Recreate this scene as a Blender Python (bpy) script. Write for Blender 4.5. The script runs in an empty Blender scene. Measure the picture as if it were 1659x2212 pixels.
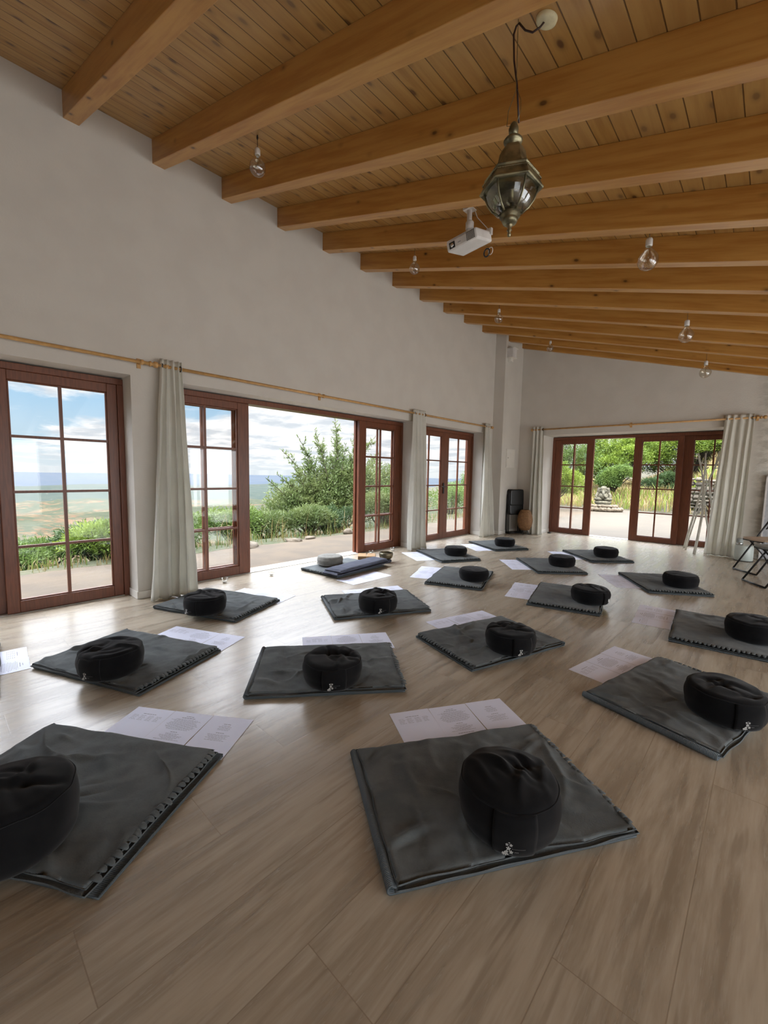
import bpy, bmesh, math, random
import numpy as np
from mathutils import Vector, Matrix, noise
C = bpy.context.scene.collection
PI = math.pi
R = math.radians
sc = bpy.context.scene
# ------------------------------------------------------------------ camera
cam = bpy.data.cameras.new('camera'); camo = bpy.data.objects.new('camera', cam); C.objects.link(camo)
f, p, r, yw = 910.1, -0.0925, 0.0184, -0.7424
fw = Vector((math.sin(yw)*math.cos(p), math.cos(yw)*math.cos(p), math.sin(p)))
rt = Vector((math.cos(yw), -math.sin(yw), 0)); up = rt.cross(fw)
r2 = rt*math.cos(r)+up*math.sin(r); u2 = -rt*math.sin(r)+up*math.cos(r)
M = Matrix((r2, u2, -fw)).transposed().to_4x4(); M.translation = Vector((4.3156, 0, 1.227))
camo.matrix_world = M
cam.sensor_fit = 'HORIZONTAL'; cam.sensor_width = 36; cam.lens = f*36/1659; cam.clip_end = 60000; cam.clip_start = .02
sc.camera = camo
sc.view_settings.view_transform = 'Standard'; sc.view_settings.look = 'None'
sc.view_settings.gamma = 1; sc.view_settings.use_curve_mapping = False
sc.view_settings.exposure = 0.60
sc.cycles.diffuse_bounces = 7; sc.cycles.max_bounces = 14; sc.cycles.transparent_max_bounces = 24
sc.cycles.sample_clamp_indirect = 12

# ------------------------------------------------------------------ materials
def nt_new(name):
    m = bpy.data.materials.new(name); m.use_nodes = True; nt = m.node_tree
    for n in list(nt.nodes): nt.nodes.remove(n)
    o = nt.nodes.new('ShaderNodeOutputMaterial'); b = nt.nodes.new('ShaderNodeBsdfPrincipled')
    nt.links.new(b.outputs[0], o.inputs[0]); return m, nt, b, o
class N:
    """small helper around a node tree"""
    def __init__(s, nt): s.nt = nt
    def n(s, t, **k):
        x = s.nt.nodes.new(t)
        for a, v in k.items(): setattr(x, a, v)
        return x
    def put(s, sock, v):
        if isinstance(v, bpy.types.NodeSocket): s.nt.links.new(v, sock)
        else: sock.default_value = v
    def math(s, op, a, b=0., c=None, clamp=False):
        x = s.n('ShaderNodeMath', operation=op, use_clamp=clamp); s.put(x.inputs[0], a); s.put(x.inputs[1], b)
        if c is not None: s.put(x.inputs[2], c)
        return x.outputs[0]
    def mix(s, fac, a, b):
        x = s.n('ShaderNodeMix', data_type='RGBA'); s.put(x.inputs[0], fac)
        s.put(x.inputs[6], a if isinstance(a, bpy.types.NodeSocket) else (*a, 1)); s.put(x.inputs[7], b if isinstance(b, bpy.types.NodeSocket) else (*b, 1))
        return x.outputs[2]
    def noise(s, vec, scale, detail=3, rough=.5, dist=0):
        x = s.n('ShaderNodeTexNoise'); s.put(x.inputs['Vector'], vec); s.put(x.inputs['Scale'], scale)
        x.inputs['Detail'].default_value = detail; x.inputs['Roughness'].default_value = rough; x.inputs['Distortion'].default_value = dist
        return x.outputs[0]
    def ramp(s, v, a, b, x=0., y=1.):
        q = s.n('ShaderNodeMapRange', clamp=True); q.interpolation_type = 'SMOOTHSTEP'
        s.put(q.inputs[0], v); s.put(q.inputs[1], a); s.put(q.inputs[2], b); s.put(q.inputs[3], x); s.put(q.inputs[4], y); return q.outputs[0]
    def comb(s, x, y, z):
        q = s.n('ShaderNodeCombineXYZ'); s.put(q.inputs[0], x); s.put(q.inputs[1], y); s.put(q.inputs[2], z); return q.outputs[0]
    def obj(s): return s.n('ShaderNodeTexCoord').outputs['Object']
    def sep(s, v):
        q = s.n('ShaderNodeSeparateXYZ'); s.put(q.inputs[0], v); return q.outputs
    def scale(s, v, sx, sy, sz):
        q = s.n('ShaderNodeVectorMath', operation='MULTIPLY'); s.put(q.inputs[0], v); q.inputs[1].default_value = (sx, sy, sz); return q.outputs[0]
    def bump(s, b, h, strength=.3, dist=.002):
        q = s.n('ShaderNodeBump'); q.inputs['Strength'].default_value = strength; q.inputs['Distance'].default_value = dist
        s.put(q.inputs['Height'], h); s.put(b.inputs['Normal'], q.outputs[0]); return q
def setb(b, rough=.5, metal=0., spec=.5, sheen=0.):
    b.inputs['Roughness'].default_value = rough; b.inputs['Metallic'].default_value = metal
    b.inputs['Specular IOR Level'].default_value = spec; b.inputs['Sheen Weight'].default_value = sheen
def mat(name, c, rough=.5, metal=0., c2=None, ns=20., spec=.5, bs=None, bst=.2, bd=.002, sheen=0., stretch=(1, 1, 1), lo=.35, hi=.65):
    m, nt, b, o = nt_new(name); k = N(nt); setb(b, rough, metal, spec, sheen)
    v = k.scale(k.obj(), *stretch)
    c2 = c2 or tuple(x*.82 for x in c)
    nz = k.noise(v, ns, 4)
    k.put(b.inputs['Base Color'], k.mix(k.ramp(nz, lo, hi), c, c2))
    if bs: k.bump(b, k.noise(v, bs, 3), bst, bd)
    return m

m_plaster = mat('white_plaster', (.62, .592, .54), .9, c2=(.595, .565, .515), ns=3, bs=60, bst=.25, bd=.003, spec=.2)
m_trimw = mat('white_paint', (.74, .71, .65), .5, c2=(.7, .67, .61), ns=8)
def m_farwall():
    m, nt, b, o = nt_new('white_plaster_rough_stone'); k = N(nt); setb(b, .9, spec=.2)
    v = k.obj(); s = k.sep(v)
    rough = k.ramp(s[0], 4.0, 4.25)
    n1 = k.noise(k.scale(v, 1, 1, 2.2), 5, 5, .6)
    base = k.mix(k.ramp(k.noise(v, 3, 3), .35, .65), (.62, .592, .54), (.595, .565, .515))
    st = k.mix(k.ramp(n1, .4, .62), (.48, .465, .42), (.68, .66, .61))
    k.put(b.inputs['Base Color'], k.mix(rough, base, st))
    h = k.math('ADD', k.math('MULTIPLY', k.noise(v, 60, 3), .08), k.math('MULTIPLY', k.math('MULTIPLY', n1, rough), 1.4))
    k.bump(b, h, .9, .03); return m
def m_floorf():
    m, nt, b, o = nt_new('oak_look_plank_tiles'); k = N(nt); setb(b, .3, spec=.75)
    v = k.obj(); s = k.sep(v)
    kx = k.math('DIVIDE', k.math('SUBTRACT', s[0], 3.515), .2385); ki = k.math('FLOOR', kx); kf = k.math('FRACT', kx)
    off = k.math('ADD', k.math('MULTIPLY', k.math('FLOORED_MODULO', k.math('SUBTRACT', 1., ki), 3.), .41), .2)
    ky = k.math('DIVIDE', k.math('SUBTRACT', s[1], off), 1.475); kj = k.math('FLOOR', ky); kg = k.math('FRACT', ky)
    w = k.n('ShaderNodeTexWhiteNoise', noise_dimensions='2D'); k.put(w.inputs['Vector'], k.comb(ki, kj, 0.)); w1 = w.outputs['Value']
    sh = k.math('MULTIPLY', w1, 37.)
    gv = k.comb(k.math('ADD', k.math('MULTIPLY', s[0], 1.), sh), k.math('MULTIPLY', s[1], .11), sh)
    warp = k.noise(gv, 5., 3, .5)
    gv2 = k.comb(k.math('ADD', k.math('ADD', s[0], sh), k.math('MULTIPLY', warp, .09)), k.math('MULTIPLY', s[1], .09), sh)
    g1 = k.noise(gv2, 16., 5, .62); g2 = k.noise(gv2, 70., 3, .6)
    c = k.mix(k.ramp(g1, .36, .66), (.455, .395, .305), (.28, .232, .17))
    c = k.mix(k.math('MULTIPLY', k.ramp(g2, .45, .75), .45), c, (.53, .475, .385))
    c = k.mix(k.math('MULTIPLY', k.ramp(k.noise(gv2, 27., 2, .5), .62, .72), .55), c, (.21, .17, .125))
    c = k.mix(k.math('MULTIPLY', w1, .22), c, (.34, .29, .225))
    jx = k.math('MINIMUM', kf, k.math('SUBTRACT', 1., kf)); jy = k.math('MINIMUM', kg, k.math('SUBTRACT', 1., kg))
    j = k.math('MINIMUM', k.math('MULTIPLY', jx, .2385), k.math('MULTIPLY', jy, 1.475))
    jm = k.ramp(j, .0006, .0022)
    c = k.mix(k.math('MULTIPLY', k.math('SUBTRACT', 1., jm), .6), c, (.22, .17, .12))
    k.put(b.inputs['Base Color'], c)
    k.put(b.inputs['Roughness'], k.ramp(g1, .3, .7, .23, .29))
    k.bump(b, jm, .12, .001); return m
def m_pine(name, boards, axis=0, ca=(.46, .265, .078), cb=(.35, .175, .040)):
    """pine; axis = grain axis of the object space; boards adds tongue-and-groove lines every .1135 m in x"""
    m, nt, b, o = nt_new(name); k = N(nt); setb(b, .34, spec=.6)
    v = k.obj(); s = k.sep(v)
    if boards:
        kx = k.math('DIVIDE', k.math('SUBTRACT', s[0], 2.943), .1135); ki = k.math('FLOOR', kx); kf = k.math('FRACT', kx)
        w = k.n('ShaderNodeTexWhiteNoise', noise_dimensions='1D'); k.put(w.inputs['W'], ki); w1 = w.outputs['Value']
        sh = k.math('MULTIPLY', w1, 53.)
        gv = k.comb(k.math('ADD', s[0], sh), k.math('MULTIPLY', s[1], .08), sh)
        kv = k.comb(s[0], k.math('ADD', k.math('MULTIPLY', s[1], .55), sh), 0.)
        kscale = 6.5
    else:
        info = k.n('ShaderNodeObjectInfo').outputs['Random']; sh = k.math('MULTIPLY', info, 61.)
        zs = k.math('ADD', s[2], k.math('MULTIPLY', s[0], .282)); gv = k.comb(k.math('MULTIPLY', s[0], .08), k.math('ADD', s[1], sh), zs)
        kv = k.comb(k.math('ADD', k.math('MULTIPLY', s[0], .6), sh), k.math('MULTIPLY', s[1], 1.), zs)
        kscale = 7.5
    g = k.noise(gv, 22., 4, .6)
    c = k.mix(k.ramp(g, .35, .7), ca, cb)
    vo = k.n('ShaderNodeTexVoronoi'); vo.inputs['Scale'].default_value = kscale; k.put(vo.inputs['Vector'], kv)
    if boards: vo.voronoi_dimensions = '2D'
    d = vo.outputs['Distance']
    keep = k.ramp(k.sep(vo.outputs['Color'])[0], .38, .42)
    c = k.mix(k.math('MULTIPLY', k.math('MULTIPLY', k.ramp(d, .07, .24, 1., 0.), keep), .5), c, tuple(x*.5 for x in cb))
    c = k.mix(k.math('MULTIPLY', k.math('MULTIPLY', k.ramp(d, .05, .12, 1., 0.), .9), keep), c, (.09, .032, .01))
    if boards:
        c = k.mix(k.math('MULTIPLY', w1, .35), c, (.55, .36, .16))
        e = k.math('MULTIPLY', k.math('MINIMUM', kf, k.math('SUBTRACT', 1., kf)), .1135)
        e = k.ramp(e, .0012, .004)
        c = k.mix(k.math('MULTIPLY', k.math('SUBTRACT', 1., e), .85), c, (.07, .03, .01))
        k.bump(b, e, .6, .006)
    k.put(b.inputs['Base Color'], c); return m
def m_glass(name='window_glass', tint=(1, 1, 1), ior=1.45, rough=0.02, boost=0.):
    m = bpy.data.materials.new(name); m.use_nodes = True; nt = m.node_tree
    for n in list(nt.nodes): nt.nodes.remove(n)
    k = N(nt); o = k.n('ShaderNodeOutputMaterial'); t = k.n('ShaderNodeBsdfTransparent'); t.inputs[0].default_value = (*tint, 1)
    g = k.n('ShaderNodeBsdfGlossy'); g.inputs['Roughness'].default_value = rough; lw = k.n('ShaderNodeLayerWeight'); lw.inputs[0].default_value = .5; r0 = ((ior-1)/(ior+1))**2
    x = k.n('ShaderNodeMixShader'); fac = k.math('ADD', k.math('MULTIPLY', k.math('POWER', lw.outputs['Facing'], 5.), 1-r0), r0)
    if boost: fac = k.math('ADD', fac, boost, clamp=True)
    k.put(x.inputs[0], fac); nt.links.new(t.outputs[0], x.inputs[1]); nt.links.new(g.outputs[0], x.inputs[2]); nt.links.new(x.outputs[0], o.inputs[0]); return m
def m_fabric(name, c, c2, ns=7, sheen=.3, trans=0., bs=900., bst=.35, fuzz=120.):
    m, nt, b, o = nt_new(name); k = N(nt); setb(b, 1., spec=.04, sheen=sheen); b.inputs['Sheen Roughness'].default_value = .5
    v = k.obj(); nz = k.noise(v, ns, 5, .6)
    cc = k.mix(k.ramp(nz, .35, .65), c, c2); cc = k.mix(k.math('MULTIPLY', k.noise(v, fuzz, 2), .35), cc, tuple(x*.7 for x in c)) if fuzz else cc
    k.put(b.inputs['Base Color'], cc); k.bump(b, k.noise(v, bs, 2), bst, .0012)
    if trans:
        tr = k.n('ShaderNodeBsdfTranslucent'); k.put(tr.inputs[0], cc); x = k.n('ShaderNodeMixShader'); x.inputs[0].default_value = trans
        nt.links.new(b.outputs[0], x.inputs[1]); nt.links.new(tr.outputs[0], x.inputs[2]); nt.links.new(x.outputs[0], o.inputs[0])
    return m
def m_leaf(name, c, c2, trans=.35, ns=1.5):
    m, nt, b, o = nt_new(name); k = N(nt); setb(b, .5, spec=.3)
    v = k.obj(); nz = k.noise(v, ns, 4, .6)
    cc = k.mix(k.ramp(nz, .35, .65), c, c2)
    k.put(b.inputs['Base Color'], cc)
    tr = k.n('ShaderNodeBsdfTranslucent'); k.put(tr.inputs[0], cc); x = k.n('ShaderNodeMixShader'); x.inputs[0].default_value = trans
    nt.links.new(b.outputs[0], x.inputs[1]); nt.links.new(tr.outputs[0], x.inputs[2]); nt.links.new(x.outputs[0], o.inputs[0]); return m
m_far = m_farwall(); m_floor = m_floorf()
m_boards = m_pine('pine_ceiling_boards', True); m_beam = m_pine('pine_beam', False, ca=(.52, .27, .070), cb=(.40, .175, .036))
m_mahog = mat('red_brown_door_timber', (.17, .052, .022), .38, c2=(.12, .036, .015), ns=14, stretch=(6, 6, .5), spec=.5)
m_win = m_glass(); m_track = mat('pale_metal_track', (.48, .46, .42), .5)
m_clear = m_glass('clear_glass', (.90, .87, .80), 1.5, .04, .14)
m_cup = m_glass('cup_glass', (.97, .97, .96), 1.45, .02, .02)
m_rod = mat('pale_wooden_rod', (.58, .33, .12), .4, ns=20)
m_curt = m_fabric('off_white_linen', (.80, .79, .73), (.76, .75, .69), 5, .0, .35, 700, .3, 0)
m_blk = m_fabric('charcoal_fleece', (.132, .146, .148), (.090, .101, .105), 7, .10, 0, 170, .9, 60.)
m_blk2 = m_fabric('blue_grey_fleece', (.085, .092, .125), (.06, .067, .095), 6, .10, 0, 170, .9, 60.)
m_zafu = m_fabric('black_cotton', (.010, .010, .011), (.006, .006, .007), 9, .12, 0, 800, .3)
m_zafug = m_fabric('grey_linen', (.22, .215, .195), (.17, .165, .15), 30, .1, 0, 800, .5)
m_paper = mat('white_paper', (.76, .80, .96), .7, c2=(.74, .78, .94), ns=6)
m_ink = mat('grey_print', (.25, .26, .33), .8)
m_logo = mat('white_embroidery', (.60, .60, .58), .8)
m_logog = mat('grey_embroidery', (.22, .22, .22), .8)
m_tag = mat('white_tag', (.8, .8, .78), .7)
def m_matf():
    m, nt, b, o = nt_new('ribbed_grey_rubber'); k = N(nt); setb(b, .7, spec=.35)
    v = k.obj(); w = k.n('ShaderNodeTexWave'); w.bands_direction = 'Y'; w.inputs['Scale'].default_value = 60; k.put(w.inputs['Vector'], v)
    k.put(b.inputs['Base Color'], k.mix(k.noise(v, 12, 3), (.075, .090, .098), (.10, .118, .13))); k.bump(b, w.outputs[1], .6, .002); return m
m_mat = m_matf()
m_brass = mat('aged_brass', (.33, .30, .19), .40, .85, c2=(.09, .085, .055), ns=16, bs=60, bst=.35, lo=.3, hi=.7)
m_lglass = m_glass('smoked_lantern_glass', (.62, .62, .57), 1.6, .06, .10)
m_wplastic = mat('white_plastic', (.72, .70, .68), .4, ns=5)
m_black = mat('black_plastic', (.012, .012, .012), .35)
m_cable = mat('dark_red_cable', (.035, .012, .01), .5)
m_cream = mat('cream_plastic', (.75, .71, .48), .45)
m_blackmet = mat('black_powder_coat', (.014, .012, .012), .35, .2)
m_seatw = mat('beech_seat', (.60, .46, .33), .45, ns=12, stretch=(1, 8, 1))
m_seatg = mat('grey_seat', (.30, .33, .32), .5)
m_rattan = mat('woven_rattan', (.27, .14, .055), .7, c2=(.17, .08, .03), ns=60, bs=120, bst=.7, bd=.004)
m_steel = mat('brushed_steel', (.6, .6, .58), .25, .9)
m_canw = mat('pale_green_enamel', (.56, .62, .58), .35, ns=4)
m_stick = mat('whitewashed_branch', (.62, .61, .55), .7, c2=(.5, .49, .43), ns=18, bs=60)
m_cork = mat('cork', (.36, .225, .11), .85, c2=(.28, .165, .075), ns=140, bs=120)
m_bowl = mat('hammered_bronze', (.20, .17, .11), .35, .8, c2=(.10, .09, .06), ns=14, bs=50, bst=.5)
m_wax = mat('white_wax', (.8, .78, .72), .5)
m_conc = mat('terrace_concrete', (.068, .045, .022), .85, c2=(.050, .033, .016), ns=2.2, bs=30, bst=.4, bd=.01)
m_concf = mat('patio_concrete', (.052, .038, .020), .8, c2=(.043, .031, .016), ns=1.2, bs=30, bst=.3, bd=.01)
m_rock = mat('pale_rock', (.115, .088, .058), .85, c2=(.075, .056, .036), ns=5, bs=14, bst=.6, bd=.03)
m_statue = mat('weathered_stone', (.10, .088, .058), .9, c2=(.055, .050, .034), ns=14, bs=26, bst=.6, bd=.02)
m_leafa = m_leaf('olive_green_leaves', (.12, .15, .050), (.075, .11, .035))
m_leafb = m_leaf('bright_green_leaves', (.20, .27, .035), (.10, .16, .025))
m_leafc = m_leaf('mid_green_leaves', (.12, .18, .040), (.065, .11, .030))
m_leafd = m_leaf('dark_green_leaves', (.055, .09, .030), (.035, .06, .025))
m_straw = m_leaf('dry_straw', (.27, .20, .085), (.17, .14, .05))
m_soil = mat('dry_grass_soil', (.042, .033, .014), .95, c2=(.026, .025, .010), ns=2, bs=9, bst=.8, bd=.08)
m_soil2 = mat('green_slope_soil', (.035, .042, .014), .95, c2=(.06, .055, .025), ns=1.4, bs=6, bst=.8, bd=.1)
m_bark = mat('brown_bark', (.05, .038, .025), .9)

# ------------------------------------------------------------------ mesh helpers
class MB:
    def __init__(s): s.v = []; s.f = []; s.sm = []
    def add(s, vs, fs, smooth=False):
        o = len(s.v); s.v += [tuple(q) for q in vs]; s.f += [tuple(i+o for i in q) for q in fs]; s.sm += [smooth]*len(fs); return s
    def box(s, x0, x1, y0, y1, z0, z1, fn=None):
        vs = [(x, y, z) for x in (x0, x1) for y in (y0, y1) for z in (z0, z1)]
        if fn: vs = [fn(*q) for q in vs]
        return s.add(vs, [(0, 1, 3, 2), (4, 6, 7, 5), (0, 4, 5, 1), (2, 3, 7, 6), (0, 2, 6, 4), (1, 5, 7, 3)])
    def tube(s, pts, rad, n=8, caps=True, closed=False):
        pts = [Vector(q) for q in pts]; m = len(pts); vs = []; fs = []
        rr = rad if isinstance(rad, (list, tuple)) else [rad]*m
        pn = None
        for i, q in enumerate(pts):
            t = (pts[(i+1) % m]-pts[i-1]) if closed else (pts[min(i+1, m-1)]-pts[max(i-1, 0)])
            t.normalize()
            if pn is None: a = t.orthogonal().normalized()
            else:
                a = pn-t*pn.dot(t)
                a = a.normalized() if a.length > 1e-6 else t.orthogonal().normalized()
            pn = a; b = t.cross(a)
            for j in range(n):
                w = 2*PI*j/n; vs.append(q+(a*math.cos(w)+b*math.sin(w))*rr[i])
        L = m if closed else m-1
        for i in range(L):
            for j in range(n):
                i2 = (i+1) % m; j2 = (j+1) % n; fs.append((i*n+j, i*n+j2, i2*n+j2, i2*n+j))
        if caps and not closed: fs.append(tuple(range(n-1, -1, -1))); fs.append(tuple((m-1)*n+j for j in range(n)))
        return s.add(vs, fs, n > 5)
    def lathe(s, prof, n=32, c=(0, 0, 0), rot=0., smooth=True, cap=True):
        vs = []; fs = []
        for rad, z in prof:
            for j in range(n):
                w = 2*PI*j/n+rot; vs.append((c[0]+rad*math.cos(w), c[1]+rad*math.sin(w), c[2]+z))
        for i in range(len(prof)-1):
            for j in range(n): j2 = (j+1) % n; fs.append((i*n+j, i*n+j2, (i+1)*n+j2, (i+1)*n+j))
        if cap:
            if prof[0][0] > 1e-4: fs.append(tuple(range(n-1, -1, -1)))
            if prof[-1][0] > 1e-4: fs.append(tuple((len(prof)-1)*n+j for j in range(n)))
        return s.add(vs, fs, smooth)
    def grid(s, fn, nu, nv, smooth=True):
        vs = [fn(i/nu, j/nv) for i in range(nu+1) for j in range(nv+1)]
        fs = [(i*(nv+1)+j, (i+1)*(nv+1)+j, (i+1)*(nv+1)+j+1, i*(nv+1)+j+1) for i in range(nu) for j in range(nv)]
        return s.add(vs, fs, smooth)
    def build(s, name, m, parent=None, bevel=0., solid=0., fixn=False, loc=None, rot=None):
        me = bpy.data.meshes.new(name); me.from_pydata(s.v, [], s.f); me.polygons.foreach_set('use_smooth', s.sm)
        if fixn:
            bm = bmesh.new(); bm.from_mesh(me); bmesh.ops.recalc_face_normals(bm, faces=bm.faces[:]); bm.to_mesh(me); bm.free()
        me.materials.append(m); me.update()
        o = bpy.data.objects.new(name, me); C.objects.link(o)
        if parent: o.parent = parent
        if loc: o.location = loc
        if rot: o.rotation_euler = rot
        if solid: md = o.modifiers.new('s', 'SOLIDIFY'); md.thickness = solid; md.offset = 0
        if bevel: md = o.modifiers.new('b', 'BEVEL'); md.width = bevel; md.segments = 2; md.limit_method = 'ANGLE'
        return o
def tag(o, label=None, cat=None, group=None, kind=None):
    if label: o['label'] = label
    if cat: o['category'] = cat
    if group: o['group'] = group
    if kind: o['kind'] = kind
    return o
def thing(name, label, cat, loc=(0, 0, 0), rz=0., group=None, kind=None):
    o = bpy.data.objects.new(name, None); C.objects.link(o); o.location = loc; o.rotation_euler = (0, 0, rz); o.empty_display_size = .1
    return tag(o, label, cat, group, kind)
def struct(o, label=None): o['kind'] = 'structure'; o['label'] = label or ''; return o
def copy_tree(o, parent=None):
    c = o.copy(); C.objects.link(c); c.parent = parent
    for ch in [q for q in bpy.data.objects if q.parent == o]: copy_tree(ch, c)
    return c
def sm01(x, a, b): t = min(1, max(0, (x-a)/(b-a))); return t*t*(3-2*t)
nz = noise.noise

# ------------------------------------------------------------------ room shell
XF, FARY, ROOMY = -.218, 9.276, 8.733
XR, YB = 7.6, -4.2
HT = 4.16; SL = .282
def zc(x): return HT-SL*x
struct(MB().box(-.46, XR, YB, FARY+.13, -.12, 0).build('floor', m_floor), 'pale oak look plank tile floor running toward the far doors')
ceil_ = MB()
ceil_.add([(-.5, YB-.2, zc(-.5)), (XR+.3, YB-.2, zc(XR+.3)), (XR+.3, ROOMY+.8, zc(XR+.3)), (-.5, ROOMY+.8, zc(-.5)),
           (-.5, YB-.2, zc(-.5)+.12), (XR+.3, YB-.2, zc(XR+.3)+.12), (XR+.3, ROOMY+.8, zc(XR+.3)+.12), (-.5, ROOMY+.8, zc(-.5)+.12)],
          [(0, 3, 2, 1), (4, 5, 6, 7), (0, 1, 5, 4), (1, 2, 6, 5), (2, 3, 7, 6), (3, 0, 4, 7)])
ceiling = struct(ceil_.build('ceiling', m_boards), 'sloping ceiling of knotty pine boards')
BH, BW = .204, .106
for k in range(-6, 13):
    y0 = .892+.65*k; y1 = min(y0+BW, ROOMY-.002) if k == 12 else y0+BW
    if k == 12: y0 = 8.665
    b = MB()
    x0 = -.05; x1 = XR
    b.add([(x0, y0, zc(x0)-BH), (x1, y0, zc(x1)-BH), (x1, y1, zc(x1)-BH), (x0, y1, zc(x0)-BH), (x0, y0, zc(x0)), (x1, y0, zc(x1)), (x1, y1, zc(x1)), (x0, y1, zc(x0))],
          [(0, 3, 2, 1), (4, 5, 6, 7), (0, 1, 5, 4), (1, 2, 6, 5), (2, 3, 7, 6), (3, 0, 4, 7)])
    b.build('ceiling_beam', m_beam, ceiling, bevel=.004)
# left wall with three openings
W = [(-2.45, 1.301), (1.62, 5.373), (5.60, 7.599)]; ZO = 2.062
b = MB(); prev = YB
for a, e in W: b.box(-.40, 0, prev, a, -.1, 4.3); prev = e
b.box(-.40, 0, prev, ROOMY+.7, -.1, 4.3)
for a, e in W: b.box(-.40, 0, a, e, ZO, 4.3)
struct(b.build('wall_left', m_plaster), 'tall white plaster wall with three glazed openings')
struct(MB().box(0, .227, 7.954, ROOMY, 0, 4.15).build('wall_pillar', m_plaster), 'white plastered pillar in the far left corner')
FX = (.748, 3.96)
b = MB(); T = FARY+.06
b.box(-.46, FX[0], ROOMY, FARY+.2, -.1, 4.3).box(FX[1], XR+.3, ROOMY, FARY+.2, -.1, 4.3).box(FX[0], FX[1], ROOMY, FARY+.2, ZO, 4.3)
struct(b.build('wall_far', m_far), 'white far wall with a wide glazed opening, rough stone at right')
b = MB(); b.box(XR, XR+.3, YB, ROOMY, -.1, .12).box(XR, XR+.3, YB, ROOMY, 1.85, 3)
for y in (YB, -1.2, 1.8, 4.8, 7.6): b.box(XR, XR+.3, y, y+.5, .12, 1.85)  # gaps between these piers are openings added for more light, out of view
struct(b.build('wall_right', m_plaster), 'white wall outside the view on the right')
b = MB(); b.box(-.46, XR+.3, YB-.3, YB, -.1, 4.3)
struct(b.build('wall_rear', mat('dark_unseen_wall', (.10, .07, .045), .7)), 'unseen wall behind the viewer, made dark to cut bounce light')  # unseen wall given a dark colour to keep bounce light off the beam sides
# baseboards
bb = MB()
for y0, y1 in ((1.301, 1.62), (5.373, 5.60), (7.599, 7.954)): bb.box(0, .012, y0, y1, 0, .072)
for y, s in ((1.301, -1), (1.62, 1), (5.373, -1), (5.60, 1), (7.599, -1)): bb.box(XF+.005, .012, min(y, y-s*-.012), max(y, y-s*-.012), 0, .072) if False else bb.box(XF+.005, .012, y-.012 if s < 0 else y, y if s < 0 else y+.012, 0, .072)
bb.box(0, .239, 7.942, 7.954, 0, .072).box(.227, .239, 7.954, ROOMY, 0, .072)
struct(bb.build('baseboard_left', m_trimw, bevel=.003), 'low white skirting along the left wall')
struct(MB().box(.239, FX[0], ROOMY-.012, ROOMY, 0, .072).box(FX[0]-.0, FX[0]+.012, ROOMY-.012, FARY, 0, .072).box(FX[1]+.0, 4.22, ROOMY-.012, ROOMY, 0, .072).build('baseboard_far', m_trimw, bevel=.003), 'low white skirting along the far wall')

# ------------------------------------------------------------------ glazed doors
def leaf(PT, s0, s1, parent, t0=.012, th=.045, sl=.08, sr=.08, handle=False, line=None, nm='door_leaf'):
    z0, z1, gb, gt = .007, 1.995, .105, 1.918
    g0, g1 = s0+sl, s1-sr
    b = MB()
    B = lambda a, e, c, d, ta=t0, tb=t0+th, m=b: m.box(a, e, ta, tb, c, d, PT)
    B(s0, g0, z0, z1-.0005); B(g1, s1, z0, z1-.0005); B(g0, g1, z0, gb); B(g0, g1, gt, z1)
    # glazing beads
    for a, e, c, d in ((g0, g0+.012, gb, gt), (g1-.012, g1, gb, gt), (g0, g1, gb, gb+.012), (g0, g1, gt-.012, gt)): b.box(a, e, t0+.012, t0+th-.012, c, d, PT)
    lf = b.build(nm, m_mahog, parent, bevel=.004, fixn=True)
    m = MB(); tm = t0+th/2
    gm = (g0+g1)/2
    m.box(gm-.012, gm+.012, tm-.013, tm+.013, gb, gt, PT)
    for z in (1.470, 1.016, .557): m.box(g0, g1, tm-.011, tm+.011, z-.011, z+.011, PT)
    m.build('glazing_bars', m_mahog, lf, fixn=True)
    MB().box(g0, g1, tm-.003, tm+.003, gb, gt, PT).build('glass_pane', m_win, lf, fixn=True)
    return lf
def frame(PT, s0, s1, parent, d=.16):
    b = MB()
    b.box(s0, s0+.05, 0, d, 0, 1.995, PT).box(s1-.05, s1, 0, d, 0, 1.995, PT).box(s0, s1, 0, d, 1.995, 2.05, PT)
    fr = b.build('door_frame', m_mahog, parent, bevel=.004, fixn=True)
    MB().box(s0+.05, s1-.05, .0, d, -.002, .006, PT).build('threshold', m_track, parent, fixn=True)
    return fr
PL = lambda s, t, z: (XF-t, s, z)
PF = lambda s, t, z: (s, FARY+t, z)
d1 = thing('door_1', 'closed four panel glazed sliding door at the left edge of the photo', None, kind='structure')
frame(PL, -2.45, 1.301, d1)
leaf(PL, .40, 1.25, d1, sl=.082, sr=.08); leaf(PL, -.52, .43, d1, t0=.062, sl=.08, sr=.12); leaf(PL, -1.46, -.52, d1, t0=.062); leaf(PL, -2.40, -1.46, d1)
d2 = thing('door_2', 'wide glazed sliding door standing open in the middle of the left wall', None, kind='structure')
frame(PL, 1.62, 5.373, d2)
leaf(PL, 1.66, 2.595, d2, sl=.047, sr=.14); leaf(PL, 1.67, 2.57, d2, t0=.105, sl=.056, sr=.12)
leaf(PL, 4.385, 5.33, d2, sl=.145, sr=.14); leaf(PL, 4.40, 5.32, d2, t0=.105, sl=.14, sr=.08)
d3 = thing('door_3', 'glazed double door with black lever handle near the corner', None, kind='structure')
frame(PL, 5.60, 7.599, d3)
a3 = leaf(PL, 5.65, 6.6, d3, sl=.11, sr=.10); b3 = leaf(PL, 6.5995, 7.549, d3, sl=.14, sr=.115)
h = MB(); h.box(6.565, 6.60, -.008, .012, .86, 1.06, PL).box(6.575, 6.59, -.05, -.006, .985, 1.0, PL).box(6.46, 6.59, -.055, -.04, .982, 1.002, PL)
h.build('door_handle', m_black, a3, bevel=.003, fixn=True)
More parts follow.
